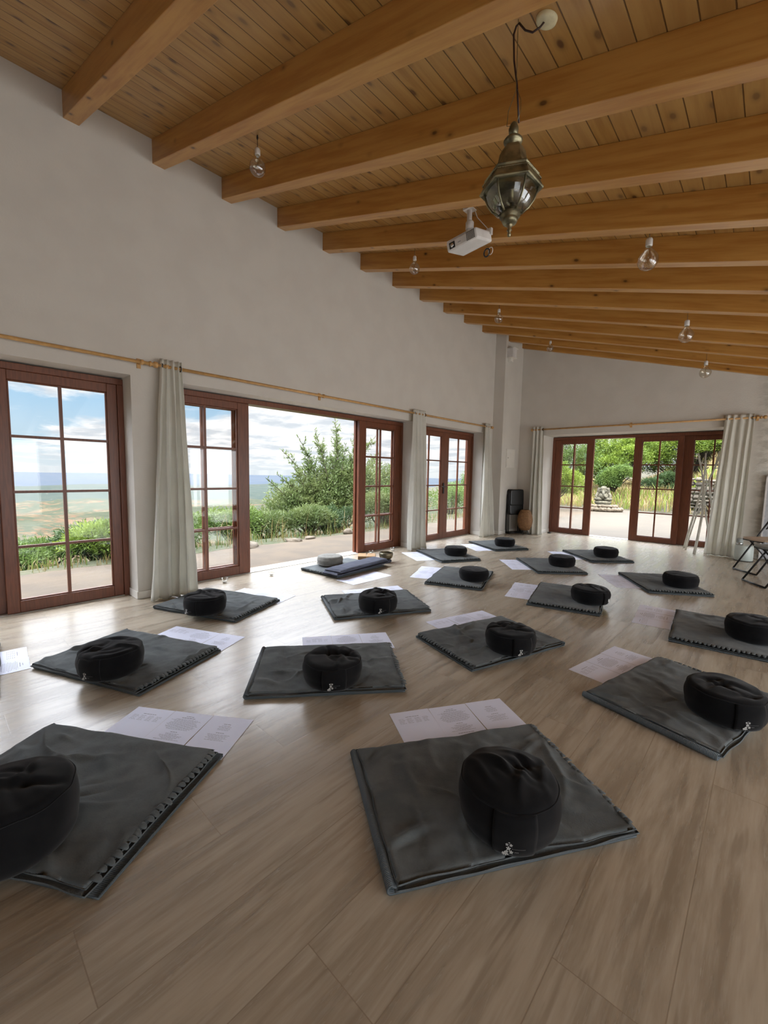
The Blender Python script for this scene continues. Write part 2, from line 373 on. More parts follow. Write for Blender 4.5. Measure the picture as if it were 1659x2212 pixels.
d4 = thing('door_4', 'glazed sliding door in the far wall with one panel slid open', None, kind='structure')
frame(PF, FX[0], FX[1], d4)
leaf(PF, .798, 1.583, d4, sl=.13, sr=.133); leaf(PF, .81, 1.56, d4, t0=.075, sl=.11, sr=.12)
leaf(PF, 2.308, 3.095, d4, sl=.13, sr=.088); leaf(PF, 3.07, 3.915, d4, t0=.065, sl=.165, sr=.10)

# ------------------------------------------------------------------ curtain rods and curtains
def rod(PT, s0, s1, label, ends=(True, True), brackets=(), t=.09, wall=0.):
    o = thing('curtain_rod', label, 'curtain rod')
    MB().tube([PT(s0, t, 2.172), PT(s1, t, 2.172)], .0145, 12).build('pole', m_rod, o)
    fb = MB()
    for s, e, sg in ((s0, ends[0], -1), (s1, ends[1], 1)):
        if e:
            pr = [(.0, .016), (.012, .024), (.02, .024), (.026, .015), (.04, .015), (.046, .027), (.075, .027), (.083, .012)]
            pts = [PT(s+sg*d, t, 2.172) for d, _ in pr]; MB().tube(pts, [q for _, q in pr], 14).build('finial', m_rod, o)
    for s in brackets:
        q = MB(); q.tube([PT(s, wall, 2.172), PT(s, t, 2.172)], .009, 8); q.tube([PT(s-.012, t, 2.172), PT(s+.012, t, 2.172)], .023, 14)
        q.box(s-.016, s+.016, wall, wall+.012, 2.13, 2.215, PT); q.build('bracket', m_rod, o, fixn=True)
    return o
QL = lambda s, t, z: (t, s, z)
QF = lambda s, t, z: (s, ROOMY-t, z)
rod(QL, -2.6, 1.425, 'pale wooden curtain rod with turned end above the closed left door', (True, True), (-.5, 1.37))
rod(QL, 1.515, 5.50, 'long pale wooden curtain rod above the open doorway', (False, False), (1.58, 3.445))
rod(QL, 5.52, 7.72, 'short pale wooden curtain rod above the double door', (False, True), (7.68,))
rod(QF, .60, 4.10, 'pale wooden curtain rod above the far glazed door', (True, True), (.64, 2.35, 4.07))
def curtain(PT, t0, t1, b0, b1, folds, seed, label, t=.09, tb=.12, z1=2.235, lean=0.):
    rnd = random.Random(seed); ph = [rnd.uniform(-.5, .5) for _ in range(8)]
    o = thing('curtain', label, 'curtain', group='off-white linen curtains')
    am = [rnd.uniform(.7, 1.35) for _ in range(folds+2)]
    def fn(u, w):
        z = .006+(z1-.006)*w
        k = (1-w)
        a0 = t0+(b0-t0)*k**1.15; a1 = t1+(b1-t1)*k**1.15
        uu = u+.02*math.sin(2*PI*(u*1.5+ph[0])+k*2.5)
        phs = 2*PI*folds*uu+.9*math.sin(3*k+ph[1]*6+5*u)*k
        amp = (.024+.036*sm01(k, 0, .8))*(am[int(u*folds) % len(am)])
        cr = 1-.35*abs(math.sin(phs/2+ph[2]*3))
        s = a0+(a1-a0)*u+.010*math.sin(phs*2+ph[3])*k+.008*nz(Vector((u*9, z*2, seed)))
        tt = t+(tb-t)*k+amp*math.sin(phs)*cr+.012*k*nz(Vector((u*14, z*3, seed+9)))
        if k > .95: tt += (k-.95)*.35*(.5+nz(Vector((u*18, 0, seed)))); s += (k-.95)*.3*nz(Vector((u*12, 3, seed)))
        return PT(s, tt, z)
    MB().grid(fn, folds*18, 56).build('drape', m_curt, o, solid=.002)
    hd = MB()
    def hf(u, w):
        z = z1-.035+.037*w; phs = 2*PI*folds*(u+.02*math.sin(2*PI*(u*1.5+ph[0])))
        return PT(t0+(t1-t0)*u+.008*nz(Vector((u*9, z*2, seed))), t+.024*math.sin(phs)+.0025, z)
    for i in (0, folds*2-1):
        s = t0+(t1-t0)*(i+.5)/(folds*2); MB().tube([PT(s, t+.024*math.cos(w), 2.172+.024*math.sin(w)) for w in [2*PI*j/14 for j in range(14)]], .0045, 6, closed=True).build('eyelet', m_black, o)
    return o
curtain(QL, 1.525, 1.715, 1.345, 1.775, 4, 3, 'tall off-white curtain gathered between the closed left door and open doorway', tb=.15)
curtain(QL, 5.25, 5.56, 5.11, 5.62, 4, 8, 'off-white curtain between the open doorway and the double door', tb=.14)
curtain(QL, 7.50, 7.71, 7.30, 7.90, 4, 12, 'off-white curtain right of the double door, before the pillar', tb=.17)
curtain(QF, .56, .79, .58, .88, 3, 15, 'narrow off-white curtain left of the far door, beside the rattan lamp', tb=.16)
curtain(QF, 3.69, 4.04, 3.58, 4.01, 4, 21, 'wide off-white curtain right of the far door, near the folding chairs', tb=.20)

# ------------------------------------------------------------------ stations: mats, blankets, cushions, papers
LM, WM = .89, .625
def mat_mesh(seed, L=LM, W_=WM, bulge=.024):
    t = .0052; n = 26; mid = []
    hl = L/2
    def zt(x):  # height of upper layer centre
        k = sm01(x, -hl+.004, -hl+.055); return bulge*1.55*(1-k)+.0105*k
    def zb(x): return t/2+.0006
    xs = [hl-i*(L-.022)/40 for i in range(41)]
    low = [(x, zb(x)) for x in xs]; hi = [(x, max(zt(x), .0085)) for x in xs]
    xc = xs[-1]; zl = low[-1][1]; zh = hi[-1][1]; rc = (zh-zl)/2; cz = (zh+zl)/2
    arc = [(xc-max(rc, .010)*math.sin(a), cz-rc*math.cos(a)) for a in [PI*i/14 for i in range(1, 14)]]
    path = low+arc+hi[::-1]
    up_, dn = [], []
    for i, q in enumerate(path):
        a = path[max(i-1, 0)]; c = path[min(i+1, len(path)-1)]; dx, dz = c[0]-a[0], c[1]-a[1]; l = math.hypot(dx, dz) or 1
        nx, nz_ = -dz/l, dx/l
        up_.append((q[0]+nx*t/2, q[1]+nz_*t/2)); dn.append((q[0]-nx*t/2, q[1]-nz_*t/2))
    b = MB(); m = len(path); NV = 4
    vs = []; fs = []
    for j in range(NV+1):
        y = -W_/2+W_*j/NV
        for q in up_: vs.append((q[0], y, q[1]))
        for q in dn: vs.append((q[0], y, q[1]))
    st = 2*m
    for j in range(NV):
        for i in range(m-1):
            fs.append((j*st+i, j*st+i+1, (j+1)*st+i+1, (j+1)*st+i)); fs.append((j*st+m+i, (j+1)*st+m+i, (j+1)*st+m+i+1, j*st+m+i+1))
        for i in (0, m-1): fs.append((j*st+i, (j+1)*st+i, (j+1)*st+m+i, j*st+m+i))
    for j in (0, NV):
        for i in range(m-1): fs.append((j*st+i, j*st+m+i, j*st+m+i+1, j*st+i+1))
    b.add(vs, fs, True); return b
def slab(seed, L, W_, z0, h, nx, ny, amp, wob=.006, wr=7, droop=.012):
    """folded cloth layer: soft top with creases, rolled edges, irregular outline"""
    rnd = random.Random(seed)
    cr = []
    for _ in range(wr):
        cr.append((rnd.uniform(-L/2, L/2), rnd.uniform(-W_/2, W_/2), rnd.uniform(0, PI), rnd.uniform(.05, .20), rnd.uniform(.009, .024), rnd.uniform(.4, 1.)*amp*rnd.choice((1, 1, -1))))
    def top(x, y):
        z = amp*.75*nz(Vector((x*5, y*7, seed*3.1)))+amp*.35*nz(Vector((x*16, y*18, seed)))
        for cx, cy, a, ln, wd, am in cr:
            dx, dy = x-cx, y-cy; c, s = math.cos(a), math.sin(a); u = dx*c+dy*s; v = -dx*s+dy*c+.02*math.sin(u*14+cx*9)
            z += am*math.exp(-(u/ln)**2-(v/wd)**2)
        return z
    def pos(i, j, lift):
        u = -1+2*i/nx; v = -1+2*j/ny
        x = u*L/2; y = v*W_/2
        ex = wob*nz(Vector((y*9, 1.7, seed)))*abs(u)**6; ey = wob*nz(Vector((x*7, 5.3, seed)))*abs(v)**6
        x += math.copysign(1, u)*ex; y += math.copysign(1, v)*ey
        d = min(L/2*(1-abs(u)), W_/2*(1-abs(v)))
        e = math.sqrt(max(0, 1-(1-min(1, d/droop))**2))
        fade = sm01(d, 0, .03)
        return (x, y, z0+h*(.45+.55*e)+max(-h*.4, top(x, y))*(.25+.75*fade)) if lift else (x, y, z0+.15*h*(1-e))
    b = MB(); vs = [pos(i, j, True) for i in range(nx+1) for j in range(ny+1)]; n0 = len(vs)
    fs = [(i*(ny+1)+j, (i+1)*(ny+1)+j, (i+1)*(ny+1)+j+1, i*(ny+1)+j+1) for i in range(nx) for j in range(ny)]
    ring = [(i, 0) for i in range(nx)]+[(nx, j) for j in range(ny)]+[(i, ny) for i in range(nx, 0, -1)]+[(0, j) for j in range(ny, 0, -1)]
    mid = []
    for (i, j) in ring:
        q = pos(i, j, True); cx = math.copysign(.003, q[0]) if i in (0, nx) else 0; cy = math.copysign(.003, q[1]) if j in (0, ny) else 0
        mid.append(len(vs)); vs.append((q[0]+cx, q[1]+cy, z0+h*.25))
    bot = []
    for (i, j) in ring:
        q = pos(i, j, False); bot.append(len(vs)); vs.append((q[0]*.99, q[1]*.99, z0))
    m = len(ring)
    for k in range(m):
        k2 = (k+1) % m; a = ring[k][0]*(ny+1)+ring[k][1]; a2 = ring[k2][0]*(ny+1)+ring[k2][1]
        fs.append((a, a2, mid[k2], mid[k])); fs.append((mid[k], mid[k2], bot[k2], bot[k]))
    fs.append(tuple(bot[::-1]))
    b.add(vs, fs, True); return b
def fringe_mesh(seed, x, W_, z, pitch=.026, ln=.03, sgn=1):
    rnd = random.Random(seed); b = MB(); n = int(W_/pitch)
    for i in range(n):
        y = -W_/2+(i+.5)*W_/n; w = pitch*.40; l = ln*rnd.uniform(.75, 1.15); tw = rnd.uniform(-.004, .004); dz = rnd.uniform(-.002, .004)
        def fn(u, v):
            rr = math.sqrt(max(0, 1-max(0, (u-.55)/.45)**2)) if u > .55 else 1
            return (x+sgn*(-.006+u*l), y+(v-.5)*2*w*max(.25, rr)+tw*u, z+dz*u+.004*math.sin(u*PI)-u*u*(z-.022)*.55-.002*abs(v-.5))
        b.grid(fn, 6, 3)
    return b
def worn(seed, amp):
    rnd = random.Random(seed)
    return [(rnd.uniform(0, 2*PI), rnd.uniform(.02, .12), rnd.uniform(0, PI), rnd.uniform(.04, .10), rnd.uniform(.010, .02), rnd.uniform(.5, 1)*amp*rnd.choice((1, -1, -1))) for _ in range(9)]
def zafu_parts(root, seed, Rm=.165, H=.165, amp=.010, material=None, crown=.012, lab=None, flap=True, sides=80, tall=0., lean=(0, 0)):
    m = material or m_zafu; cr = worn(seed, amp)
    prof = []
    zs_top = H-.022
    for i in range(9): a = i/8; prof.append((Rm*(.80+.20*math.sin(a*PI/2)), .055*(1-math.cos(a*PI/2))))         # rounded underside
    for i in range(1, 9): a = i/8; prof.append((Rm*(1+.045*math.sin(a*PI)-.045*a), .055+(zs_top-.055)*a))
    rt_ = prof[-1][0]
    for i in range(1, 6): a = i/5; prof.append((rt_-.022*(1-math.cos(a*PI/2))-.004*a, zs_top+.022*math.sin(a*PI/2)*.8))
    r1 = prof[-1][0]
    for i in range(1, 15): a = i/14; prof.append((r1*(1-a), zs_top+.0176+crown*math.sin(a*PI/2)))
    def surf(rad, z, w):
        x, y = rad*math.cos(w), rad*math.sin(w)
        d = 0.
        tf = sm01(z, H*.55, H*.9)
        for a, rr, th, ln, wd, am in cr:
            cx, cy = rr*math.cos(a), rr*math.sin(a); dx, dy = x-cx, y-cy; u = dx*math.cos(th)+dy*math.sin(th); v = -dx*math.sin(th)+dy*math.cos(th)+.015*math.sin(u*25)
            d += am*math.exp(-(u/ln)**2-(v/wd)**2)
        d = d*tf+.4*amp*nz(Vector((x*12, y*12, seed*1.7+z*6)))*tf
        g = 1+(.030 if amp > .01 else .018)*nz(Vector((math.cos(w)*1.6, math.sin(w)*1.6, seed+z*7)))+.006*math.sin(w*11+seed)*tf
        return Vector((x*g+lean[0]*z, y*g+lean[1]*z, z+d+tall*tf*(1-(rad/Rm)**2)))
    vs = []; fs = []; n = sides
    for rad, z in prof[:-1]:
        for j in range(n): vs.append(surf(rad, z, 2*PI*j/n))
    vs.append(surf(0, prof[-1][1], 0)); L = len(prof)-1
    for i in range(L-1):
        for j in range(n): j2 = (j+1) % n; fs.append((i*n+j, i*n+j2, (i+1)*n+j2, (i+1)*n+j))
    for j in range(n): fs.append(((L-1)*n+j, (L-1)*n+(j+1) % n, L*n))
    fs.append(tuple(range(n-1, -1, -1)))
    b = MB(); b.add(vs, fs, True); body = b.build('cushion_body', m, root)
    # seam between top panel and side band
    MB().tube([surf(rt_+.0015, zs_top, 2*PI*j/n)+Vector((0, 0, .0)) for j in range(n)], .0022, 6, closed=True).build('seam', m, root)
    if flap:
        def ff(u, v):
            w = (u-.5)*R(46); i = 3+v*13; i0 = int(min(i, 15)); fr_ = i-i0; ra = prof[i0][0]*(1-fr_)+prof[i0+1][0]*fr_; z = prof[i0][1]*(1-fr_)+prof[i0+1][1]*fr_
            q = surf(ra, z, w); o_ = Vector((q.x, q.y, 0)).normalized()*.0045; return q+o_
        fl = MB().grid(ff, 12, 12).build('handle_flap', m, root, solid=.003)
        if lab:
            def P(du, dv):
                w = du/Rm; z = .045+dv; q = surf(Rm*1.002, z, w); return q+Vector((q.x, q.y, 0)).normalized()*.0075
            if lab == 'logo':
                lg = MB()
                for px, py, s in ((790, 435, 12), (820, 455, 15), (790, 495, 20), (845, 495, 22), (812, 550, 30), (790, 600, 20), (850, 600, 26), (765, 637, 32), (738, 645, 14), (803, 642, 15)):
                    du = (px-900)*.00019*1.1; dv = -(py-560)*.00019*1.1; s = s*.00019*1.1
                    c0 = P(du, dv)
                    for a in range(5):
                        w = a*2*PI/5+.3; q = [P(du, dv)]+[P(du+s*1.1*math.cos(w+e), dv+s*1.1*math.sin(w+e)) for e in (-.42, -.2, .2, .42)]
                        q[1] = P(du+s*.6*math.cos(w-.5), dv+s*.6*math.sin(w-.5)); q[4] = P(du+s*.6*math.cos(w+.5), dv+s*.6*math.sin(w+.5))
                        lg.add(q, [(0, 1, 2, 3, 4)])
                lg.build('flower_logo', m_logo, fl)
                tx = MB(); rnd = random.Random(5)
                for i in range(9):
                    du = (862-900+i*21)*.00019*1.1; hh = .0016 if i else .0024
                    tx.add([P(du, .0015), P(du+.0022, .0015), P(du+.0022, .0015+hh), P(du, .0015+hh)], [(0, 1, 2, 3)])
                for i in range(3):
                    du = (898-900+i*20)*.00019*1.1; tx.add([P(du, -.0085), P(du+.0022, -.0085), P(du+.0022, -.0055), P(du, -.0055)], [(0, 1, 2, 3)])
                tx.build('logo_lettering', m_logog, fl)
            else:
                t_ = MB(); t_.add([P(-.012, -.01), P(.012, -.01), P(.012, .03), P(-.012, .03)], [(0, 1, 2, 3)]); t_.build('white_tag', m_tag, fl)
    return body
def text_mesh(kind):
    """printed lines of a sheet; sheet local x 0..0.21, y 0..-0.297 (top edge at y=0)"""
    b = MB(); rnd = random.Random(kind)
    def line(y, x0, x1, h=.0017):
        x = x0
        while x < x1-.003:
            w = min(rnd.uniform(.006, .018), x1-x); b.add([(x, y, .00075), (x+w, y, .00075), (x+w, y+h, .00075), (x, y+h, .00075)], [(0, 1, 2, 3)]); x += w+.0022
    c = .105
    if kind == 0:
        line(-.052, c-.035, c+.035, .0032)
        for i in range(5):
            y = -.066-i*.009
            for a in (.028, .070, .112, .154): line(y, a, a+rnd.uniform(.022, .034))
    elif kind == 1:
        line(-.035, c-.02, c+.02, .003); line(-.048, c-.036, c+.036, .0034)
        for i in range(12): w = rnd.uniform(.055, .082); line(-.060-i*.0072, c-w, c+w)
        line(-.160, c-.018, c+.018, .003)
        for i in range(7): w = rnd.uniform(.03, .07); line(-.172-i*.0072, c-w, c+w)
        line(-.236, c-.04, c+.04, .0034)
    else:
        line(-.062, c-.018, c+.018, .003)
        for i in range(5): w = rnd.uniform(.02, .04); line(-.074-i*.008, c-w, c+w)
        line(-.130, c-.02, c+.02, .003)
        for i in range(6): w = rnd.uniform(.03, .055); line(-.143-i*.008, c-w, c+w)
    return b
_sheet = MB().box(0, .2096, -.297, 0, 0, .0004).build('sheet', m_paper); _sheet_me = _sheet.data
_ink_me = []
for k in range(3): o = text_mesh(k).build('printed_text', m_ink); _ink_me.append(o.data); bpy.data.objects.remove(o)
bpy.data.objects.remove(_sheet)
def papers(P, Q, side, where, z=.0008, kinds=(0, 1, 2)):
    """row of three A4 sheets whose far edge runs P->Q; sheets extend to the right of P->Q when side<0"""
    P = Vector((*P, 0)); Q = Vector((*Q, 0)); d = (Q-P).normalized(); c = (P+Q)/2; n = len(kinds); L = n*.2115
    P = c-d*L/2; nrm = Vector((d.y, -d.x, 0))
    if side > 0: P = c+d*L/2; d = -d; nrm = Vector((d.y, -d.x, 0))
    pos = ['first', 'middle', 'last'] if n == 3 else ['near', 'far']
    what = {0: 'small columns', 1: 'many centred lines', 2: 'two short blocks'}
    rnd = random.Random(int(P.x*1000))
    for i, kd in enumerate(kinds):
        o = bpy.data.objects.new('paper_sheet', _sheet_me); C.objects.link(o)
        q = P+d*(i*.2115)+nrm*rnd.uniform(-.003, .003); o.location = (q.x, q.y, z+.0005*i); o.rotation_euler = (0, 0, math.atan2(d.y, d.x)+R(rnd.uniform(-.6, .6)))
        tag(o, 'printed sheet with %s, beside %s' % (what[kd], where), 'sheet of paper', 'printed sheets laid in rows on the floor')
        t = bpy.data.objects.new('printed_text', _ink_me[kd]); C.objects.link(t); t.parent = o
ST = {  # cx, cy, angle of long axis (towards the fringed end), side of the papers
 1: (3.561, 1.378, 56.9, 1), 2: (2.453, .302, 31.5, 1), 3: (4.034, 2.765, 75.7, 1), 4: (1.359, .836, 22.4, 1), 5: (2.358, 1.626, 49.8, 1),
 6: (2.865, 2.760, -107.8, -1), 7: (4.10, 4.20, -84.9, -1), 8: (.682, 1.751, 22.5, 1), 9: (1.666, 2.765, 60.8, 1), 10: (2.878, 4.313, -76.4, -1),
 11: (3.459, 5.70, -57.5, -1), 12: (1.686, 4.229, -69.9, -1), 13: (2.167, 5.682, -47.1, -1), 14: (2.404, 6.924, -43.3, -1), 15: (.797, 5.253, -28.5, -1),
 16: (.893, 6.642, -30.1, -1), 17: (.90, -.065, -5, 1)}
WH = {1: 'the nearest mat, right of the foreground centre', 2: 'the foreground mat cut by the left edge', 3: 'the lower right mat behind the nearest one',
 4: 'the mat before the closed left glass door', 5: 'the centre mat behind the two foreground mats', 6: 'the mat just right of the room middle',
 7: 'the mat cut by the right edge', 8: 'the mat beside the tall left curtain', 9: 'the middle mat facing the open doorway',
 10: 'the mat of the white-tagged cushion', 11: 'the far right mat nearest the folding chairs', 12: 'the mat right of the singing bowl',
 13: 'the far mat below the far door left panel', 14: 'the mat closest to the open far door', 15: 'the mat before the double glass door',
 16: 'the farthest mat, near the corner chairs', 17: 'the hidden mat beyond the left edge'}
ZC = {1: (3.724, 1.308, .19), 3: (4.221, 2.678, .18), 4: (1.536, .684, .18), 5: (2.538, 1.527, .17), 6: (3.069, 2.669, .17), 7: (4.289, 4.141, .18), 8: (.875, 1.543, .175),
 9: (1.864, 2.614, .175), 10: (3.111, 4.252, .165), 11: (3.646, 5.614, .165), 12: (1.891, 4.176, .15), 13: (2.323, 5.705, .155), 14: (2.554, 6.863, .16),
 15: (.936, 5.27, .145), 16: (1.066, 6.572, .155), 2: (2.64, .13, .215)}
CM = (4.3156, 0)
LAB = {1: ('logo', 9, 1), 2: (None, 150, 1), 3: ('logo', 38, 1), 4: ('logo', -42, 1), 5: ('logo', 3, 1), 6: ('logo', 30, 1), 7: (None, 90, 1), 8: ('logo', -48, 1), 9: ('logo', 14, 1),
 10: ('tag', 66, 1), 11: (None, 120, 0), 12: (None, 90, 0), 13: (None, 120, 0), 14: (None, 160, 0), 15: (None, 150, 0), 16: (None, 150, 0)}
ZD = {1: 'with flower logo in front', 2: 'looming large', 3: 'with flap turned right', 4: 'with logo at left', 5: 'with sunken top and logo',
 6: 'with logo at lower right', 7: 'partly outside the right edge', 8: 'with wrinkled top', 9: 'plump with a small logo', 10: 'with a white tag', 11: 'smooth and low', 12: 'plump with dented right side',
 13: 'smooth oval', 14: 'neat round', 15: 'small and round', 16: 'smallest looking and round'}
TOPZ = .040
for k, (cx, cy, th, side) in ST.items():
    near = k in (1, 2, 3, 4, 5, 6, 8, 9)
    rz = R(th)
    mo = mat_mesh(k).build('yoga_mat', m_mat, loc=(cx, cy, .0015), rot=(0, 0, rz)); tag(mo, 'grey yoga mat folded in half, being '+WH[k], 'yoga mat', 'folded yoga mats')
    rnd = random.Random(100+k)
    bl = thing('folded_blanket', 'charcoal blanket folded flat on '+WH[k], 'blanket', (cx, cy, 0), rz+R(rnd.uniform(-.8, .8)), 'folded fleece blankets')
    L, Wd = .850, .622
    nx, ny = (110, 78) if near else (56, 40)
    fold = -1 if k in (6,) else 1
    ox = .006*rnd.uniform(-1, 1)+{1: .022, 2: -.016, 4: -.010, 5: .016, 3: .016, 9: .008, 6: .0}.get(k, 0)
    lo = slab(k+40, L+.012, Wd+.008, .0145, .013, nx//2, ny//2, .002, wob=.010, wr=2).build('lower_fold', m_blk, bl, loc=(ox, .004*side*-1, 0))
    tp = slab(k+7, L-.004, Wd-.006, .0265, .0115, nx, ny, (.019 if k < 4 else .016) if near else .011, wob=.012, wr=18 if near else 10).build('top_fold', m_blk, bl, loc=(ox, 0, 0))
    fx = (L/2-.008)
    if k == 6: fringe_mesh(k, -fx*-1, Wd-.03, .036).build('fringe', m_blk, bl, solid=.003, loc=(ox, 0, 0))
    else: fringe_mesh(k, fx, Wd-.03, .036).build('fringe', m_blk, bl, solid=.003, loc=(ox, 0, 0))
    if 0: # ragged second hem on the person's side
        hm = MB(); sy = -side*(Wd/2)
        def hf(u, v): x = (u-.5)*(L-.02); return (x, sy+(-side)*(v*.016+.010*nz(Vector((x*11, 2, k)))), .030-.016*v+.007*nz(Vector((x*16, v*2, k+3))))
        hm.grid(hf, 70, 3).build('hem', m_blk, bl, solid=.0025, loc=(ox, 0, 0))
    if k in ZC:
        zx, zy, H = ZC[k]; lab, la, wrk = LAB[k]
        toc = math.atan2(CM[1]-zy, CM[0]-zx)
        z = thing('meditation_cushion', 'black cushion %s, on %s' % (ZD[k], WH[k]), 'cushion', (zx, zy, TOPZ-.002), toc+R(la), 'black meditation cushions')
        zafu_parts(z, k*3+1, .166, H-.02, .017 if (wrk and near) else (.011 if wrk else .004), lab=lab, flap=bool(lab) or k in (2, 3), crown=-.004 if k in (4, 5, 8) else .014, sides=110 if near else 72, tall=.022 if k in (1, 2) else 0)
PR = {1: ((2.967, 1.542), (3.297, 2.077)), 2: ((1.994, .685), (2.524, 1.03)), 3: ((3.452, 2.728), (3.555, 3.321)), 4: ((.965, 1.272), (1.537, 1.535)), 5: ((1.838, 1.826), (2.204, 2.35)),
 6: ((2.283, 2.753), (2.464, 3.354)), 7: ((3.523, 3.997), (3.463, 4.642)), 8: ((.339, 2.203), (.925, 2.423)), 9: ((1.112, 2.876), (1.379, 3.434)), 10: ((2.396, 3.927), (2.223, 4.537)),
 11: ((2.771, 5.703), (3.122, 5.16)), 12: ((1.237, 3.821), (.968, 4.421)), 13: ((1.459, 5.612), (1.913, 5.124)), 14: ((1.70, 6.80), (2.12, 6.35)), 15: ((.153, 4.942), (.717, 4.627)),
 16: ((.35, 6.32), (.89, 5.95))}
for k, (P, Q) in PR.items():
    c = ST[k]; m = ((P[0]+Q[0])/2, (P[1]+Q[1])/2); dx, dy = Q[0]-P[0], Q[1]-P[1]
    cr = dx*(c[1]-m[1])-dy*(c[0]-m[0])
    papers(P, Q, 1 if cr > 0 else -1, WH[k])
papers((.655, .407), (1.075, .372), -1, WH[17], kinds=(0, 1))

# teacher's place
tm = mat_mesh(60).build('yoga_mat', m_mat, loc=(.345, 3.575, .0015), rot=(0, 0, R(-84.7+180))); tag(tm, 'grey yoga mat folded in half under the grey cushion by the open doorway', 'yoga mat', 'folded yoga mats')
bl = thing('folded_blanket', 'blue-grey fleece blanket under the grey linen cushion by the open doorway', 'blanket', (.345, 3.56, 0), R(-84.7+180), 'folded fleece blankets')
slab(71, .86, .61, .0145, .013, 60, 42, .003, wr=4).build('lower_fold', m_blk, bl); slab(72, .85, .60, .0265, .011, 70, 50, .005, wr=8).build('top_fold', m_blk, bl)
fringe_mesh(6, -.42, .57, .036, sgn=-1).build('fringe', m_blk, bl, solid=.003)
z = thing('meditation_cushion', 'round grey linen meditation cushion on the mat by the open doorway', 'cushion', (.209, 3.468, TOPZ-.004), R(20))
zafu_parts(z, 77, .163, .13, .004, material=m_zafug, flap=False, crown=.004)
MB().tube([(.166*math.cos(w), .166*math.sin(w), .028) for w in [2*PI*j/60 for j in range(60)]], .004, 6, closed=True).build('lower_piping', m_zafug, z)
for i, (zz, hh, lab) in enumerate(((.040, .034, 'lower of two narrow dark blankets stacked on the grey cushion mat'), (.074, .032, 'upper of two narrow blue-grey blankets stacked on the grey cushion mat'))):
    o = thing('rolled_blanket', lab, 'blanket', (.585+.01*i, 3.60, 0), R(95.5+i*1.5), 'narrow folded blankets')
    slab(80+i, .98-.05*i, .235, zz, hh, 70, 22, .007, wob=.014, wr=8, droop=.02).build('folds', m_blk2, o)
    fringe_mesh(85+i, .47-.02*i, .21, zz+hh*.6, sgn=1).build('fringe', m_blk2, o, solid=.003)
papers((1.035, 3.111), (1.034, 3.735), 1, 'the grey cushion by the open doorway')
for i, (x, y, a) in enumerate(((.145, 4.11, 45), (.24, 4.195, 42))):
    o = MB().box(-.06, .06, -.115, .115, 0, .075).build('cork_block', m_cork, bevel=.006, loc=(x, y, .001), rot=(0, 0, R(a)))
    tag(o, ('pale cork yoga block behind, farther from the singing bowl', 'pale cork yoga block touching the singing bowl side')[i], 'yoga block', 'cork yoga blocks')
o = thing('singing_bowl', 'bronze singing bowl beside the cork blocks', 'bowl', (.47, 4.25, .0))
pr = [(.0, .042), (.05, .043), (.078, .058), (.094, .085), (.098, .115), (.094, .138), (.090, .140), (.090, .132), (.092, .112), (.088, .086), (.072, .064), (.045, .05), (.0, .049)]
MB().lathe(pr, 40, cap=False).build('bowl_body', m_bowl, o)
MB().lathe([(.0, .0), (.062, .002), (.078, .016), (.074, .034), (.05, .04), (0, .043)], 30).build('ring_cushion', m_blk2, o)
def cup(x, y, lab):
    o = thing('tealight_glass', lab, 'glass cup', (x, y, .0005), 0, 'small glass tealight cups')
    MB().lathe([(0, .002), (.024, .002), (.027, .006), (.036, .058), (.0345, .058), (.0255, .010), (.0, .009)], 28, cap=False).build('glass_cup', m_cup, o)
    MB().lathe([(0, .0095), (.0215, .0095), (.0215, .022), (.019, .0235), (0, .0235)], 24).build('tealight', m_wax, o)
    MB().tube([(0, 0, .0235), (0, 0, .031)], .0008, 5).build('wick', m_black, o)
cup(.0, 2.155, 'small glass cup with tealight, before the left panel of the open door')
cup(.06, 2.70, 'small glass cup with tealight standing alone in the open doorway')
cup(-.09, 4.52, 'small glass cup with tealight, behind the cork blocks')
cup(-.03, 4.94, 'small glass cup with tealight, right of the singing bowl near the curtain')

# ------------------------------------------------------------------ things hanging from the ceiling
HX, HY = 3.341, 1.875
lan = thing('hanging_lantern', 'antique brass hexagonal glass lantern hanging on a dark cable', 'lantern', (HX, HY, 0))
ang = math.atan2(-HY, CM[0]-HX); hr = ang+PI/6
def hexl(prof, name, m=m_brass, sm=False): return MB().lathe(prof, 6, rot=hr, smooth=sm).build(name, m, lan, bevel=.002)
MB().lathe([(0, 2.314), (.006, 2.316), (.009, 2.326), (.006, 2.336), (.012, 2.342), (.007, 2.350), (.014, 2.362), (.017, 2.372)], 20).build('finial', m_brass, lan)
MB().lathe([(.012, 2.366), (.03, 2.372), (.037, 2.388), (.032, 2.396), (.046, 2.402), (.040, 2.408), (.052, 2.416), (.046, 2.422)], 28).build('bottom_cup', m_brass, lan)
gp = [(.050, 2.410), (.078, 2.430), (.100, 2.460), (.113, 2.495), (.116, 2.520)]
for k in range(6):
    a0 = hr+k*PI/3; b = MB()
    def gf(u, v, a0=a0):
        i = v*4; i0 = int(min(i, 3)); fr_ = i-i0; rad = gp[i0][0]*(1-fr_)+gp[i0+1][0]*fr_; z = gp[i0][1]*(1-fr_)+gp[i0+1][1]*fr_
        p0 = Vector((math.cos(a0), math.sin(a0), 0))*rad; p1 = Vector((math.cos(a0+PI/3), math.sin(a0+PI/3), 0))*rad
        q = p0.lerp(p1, u); bow = 1+.10*math.sin(u*PI); return (q.x*bow, q.y*bow, z)
    b.grid(gf, 8, 12).build('glass_panel', m_lglass, lan)
    MB().tube([(rr*1.01*math.cos(a0), rr*1.01*math.sin(a0), z) for rr, z in gp], .0042, 6).build('rib', m_brass, lan)
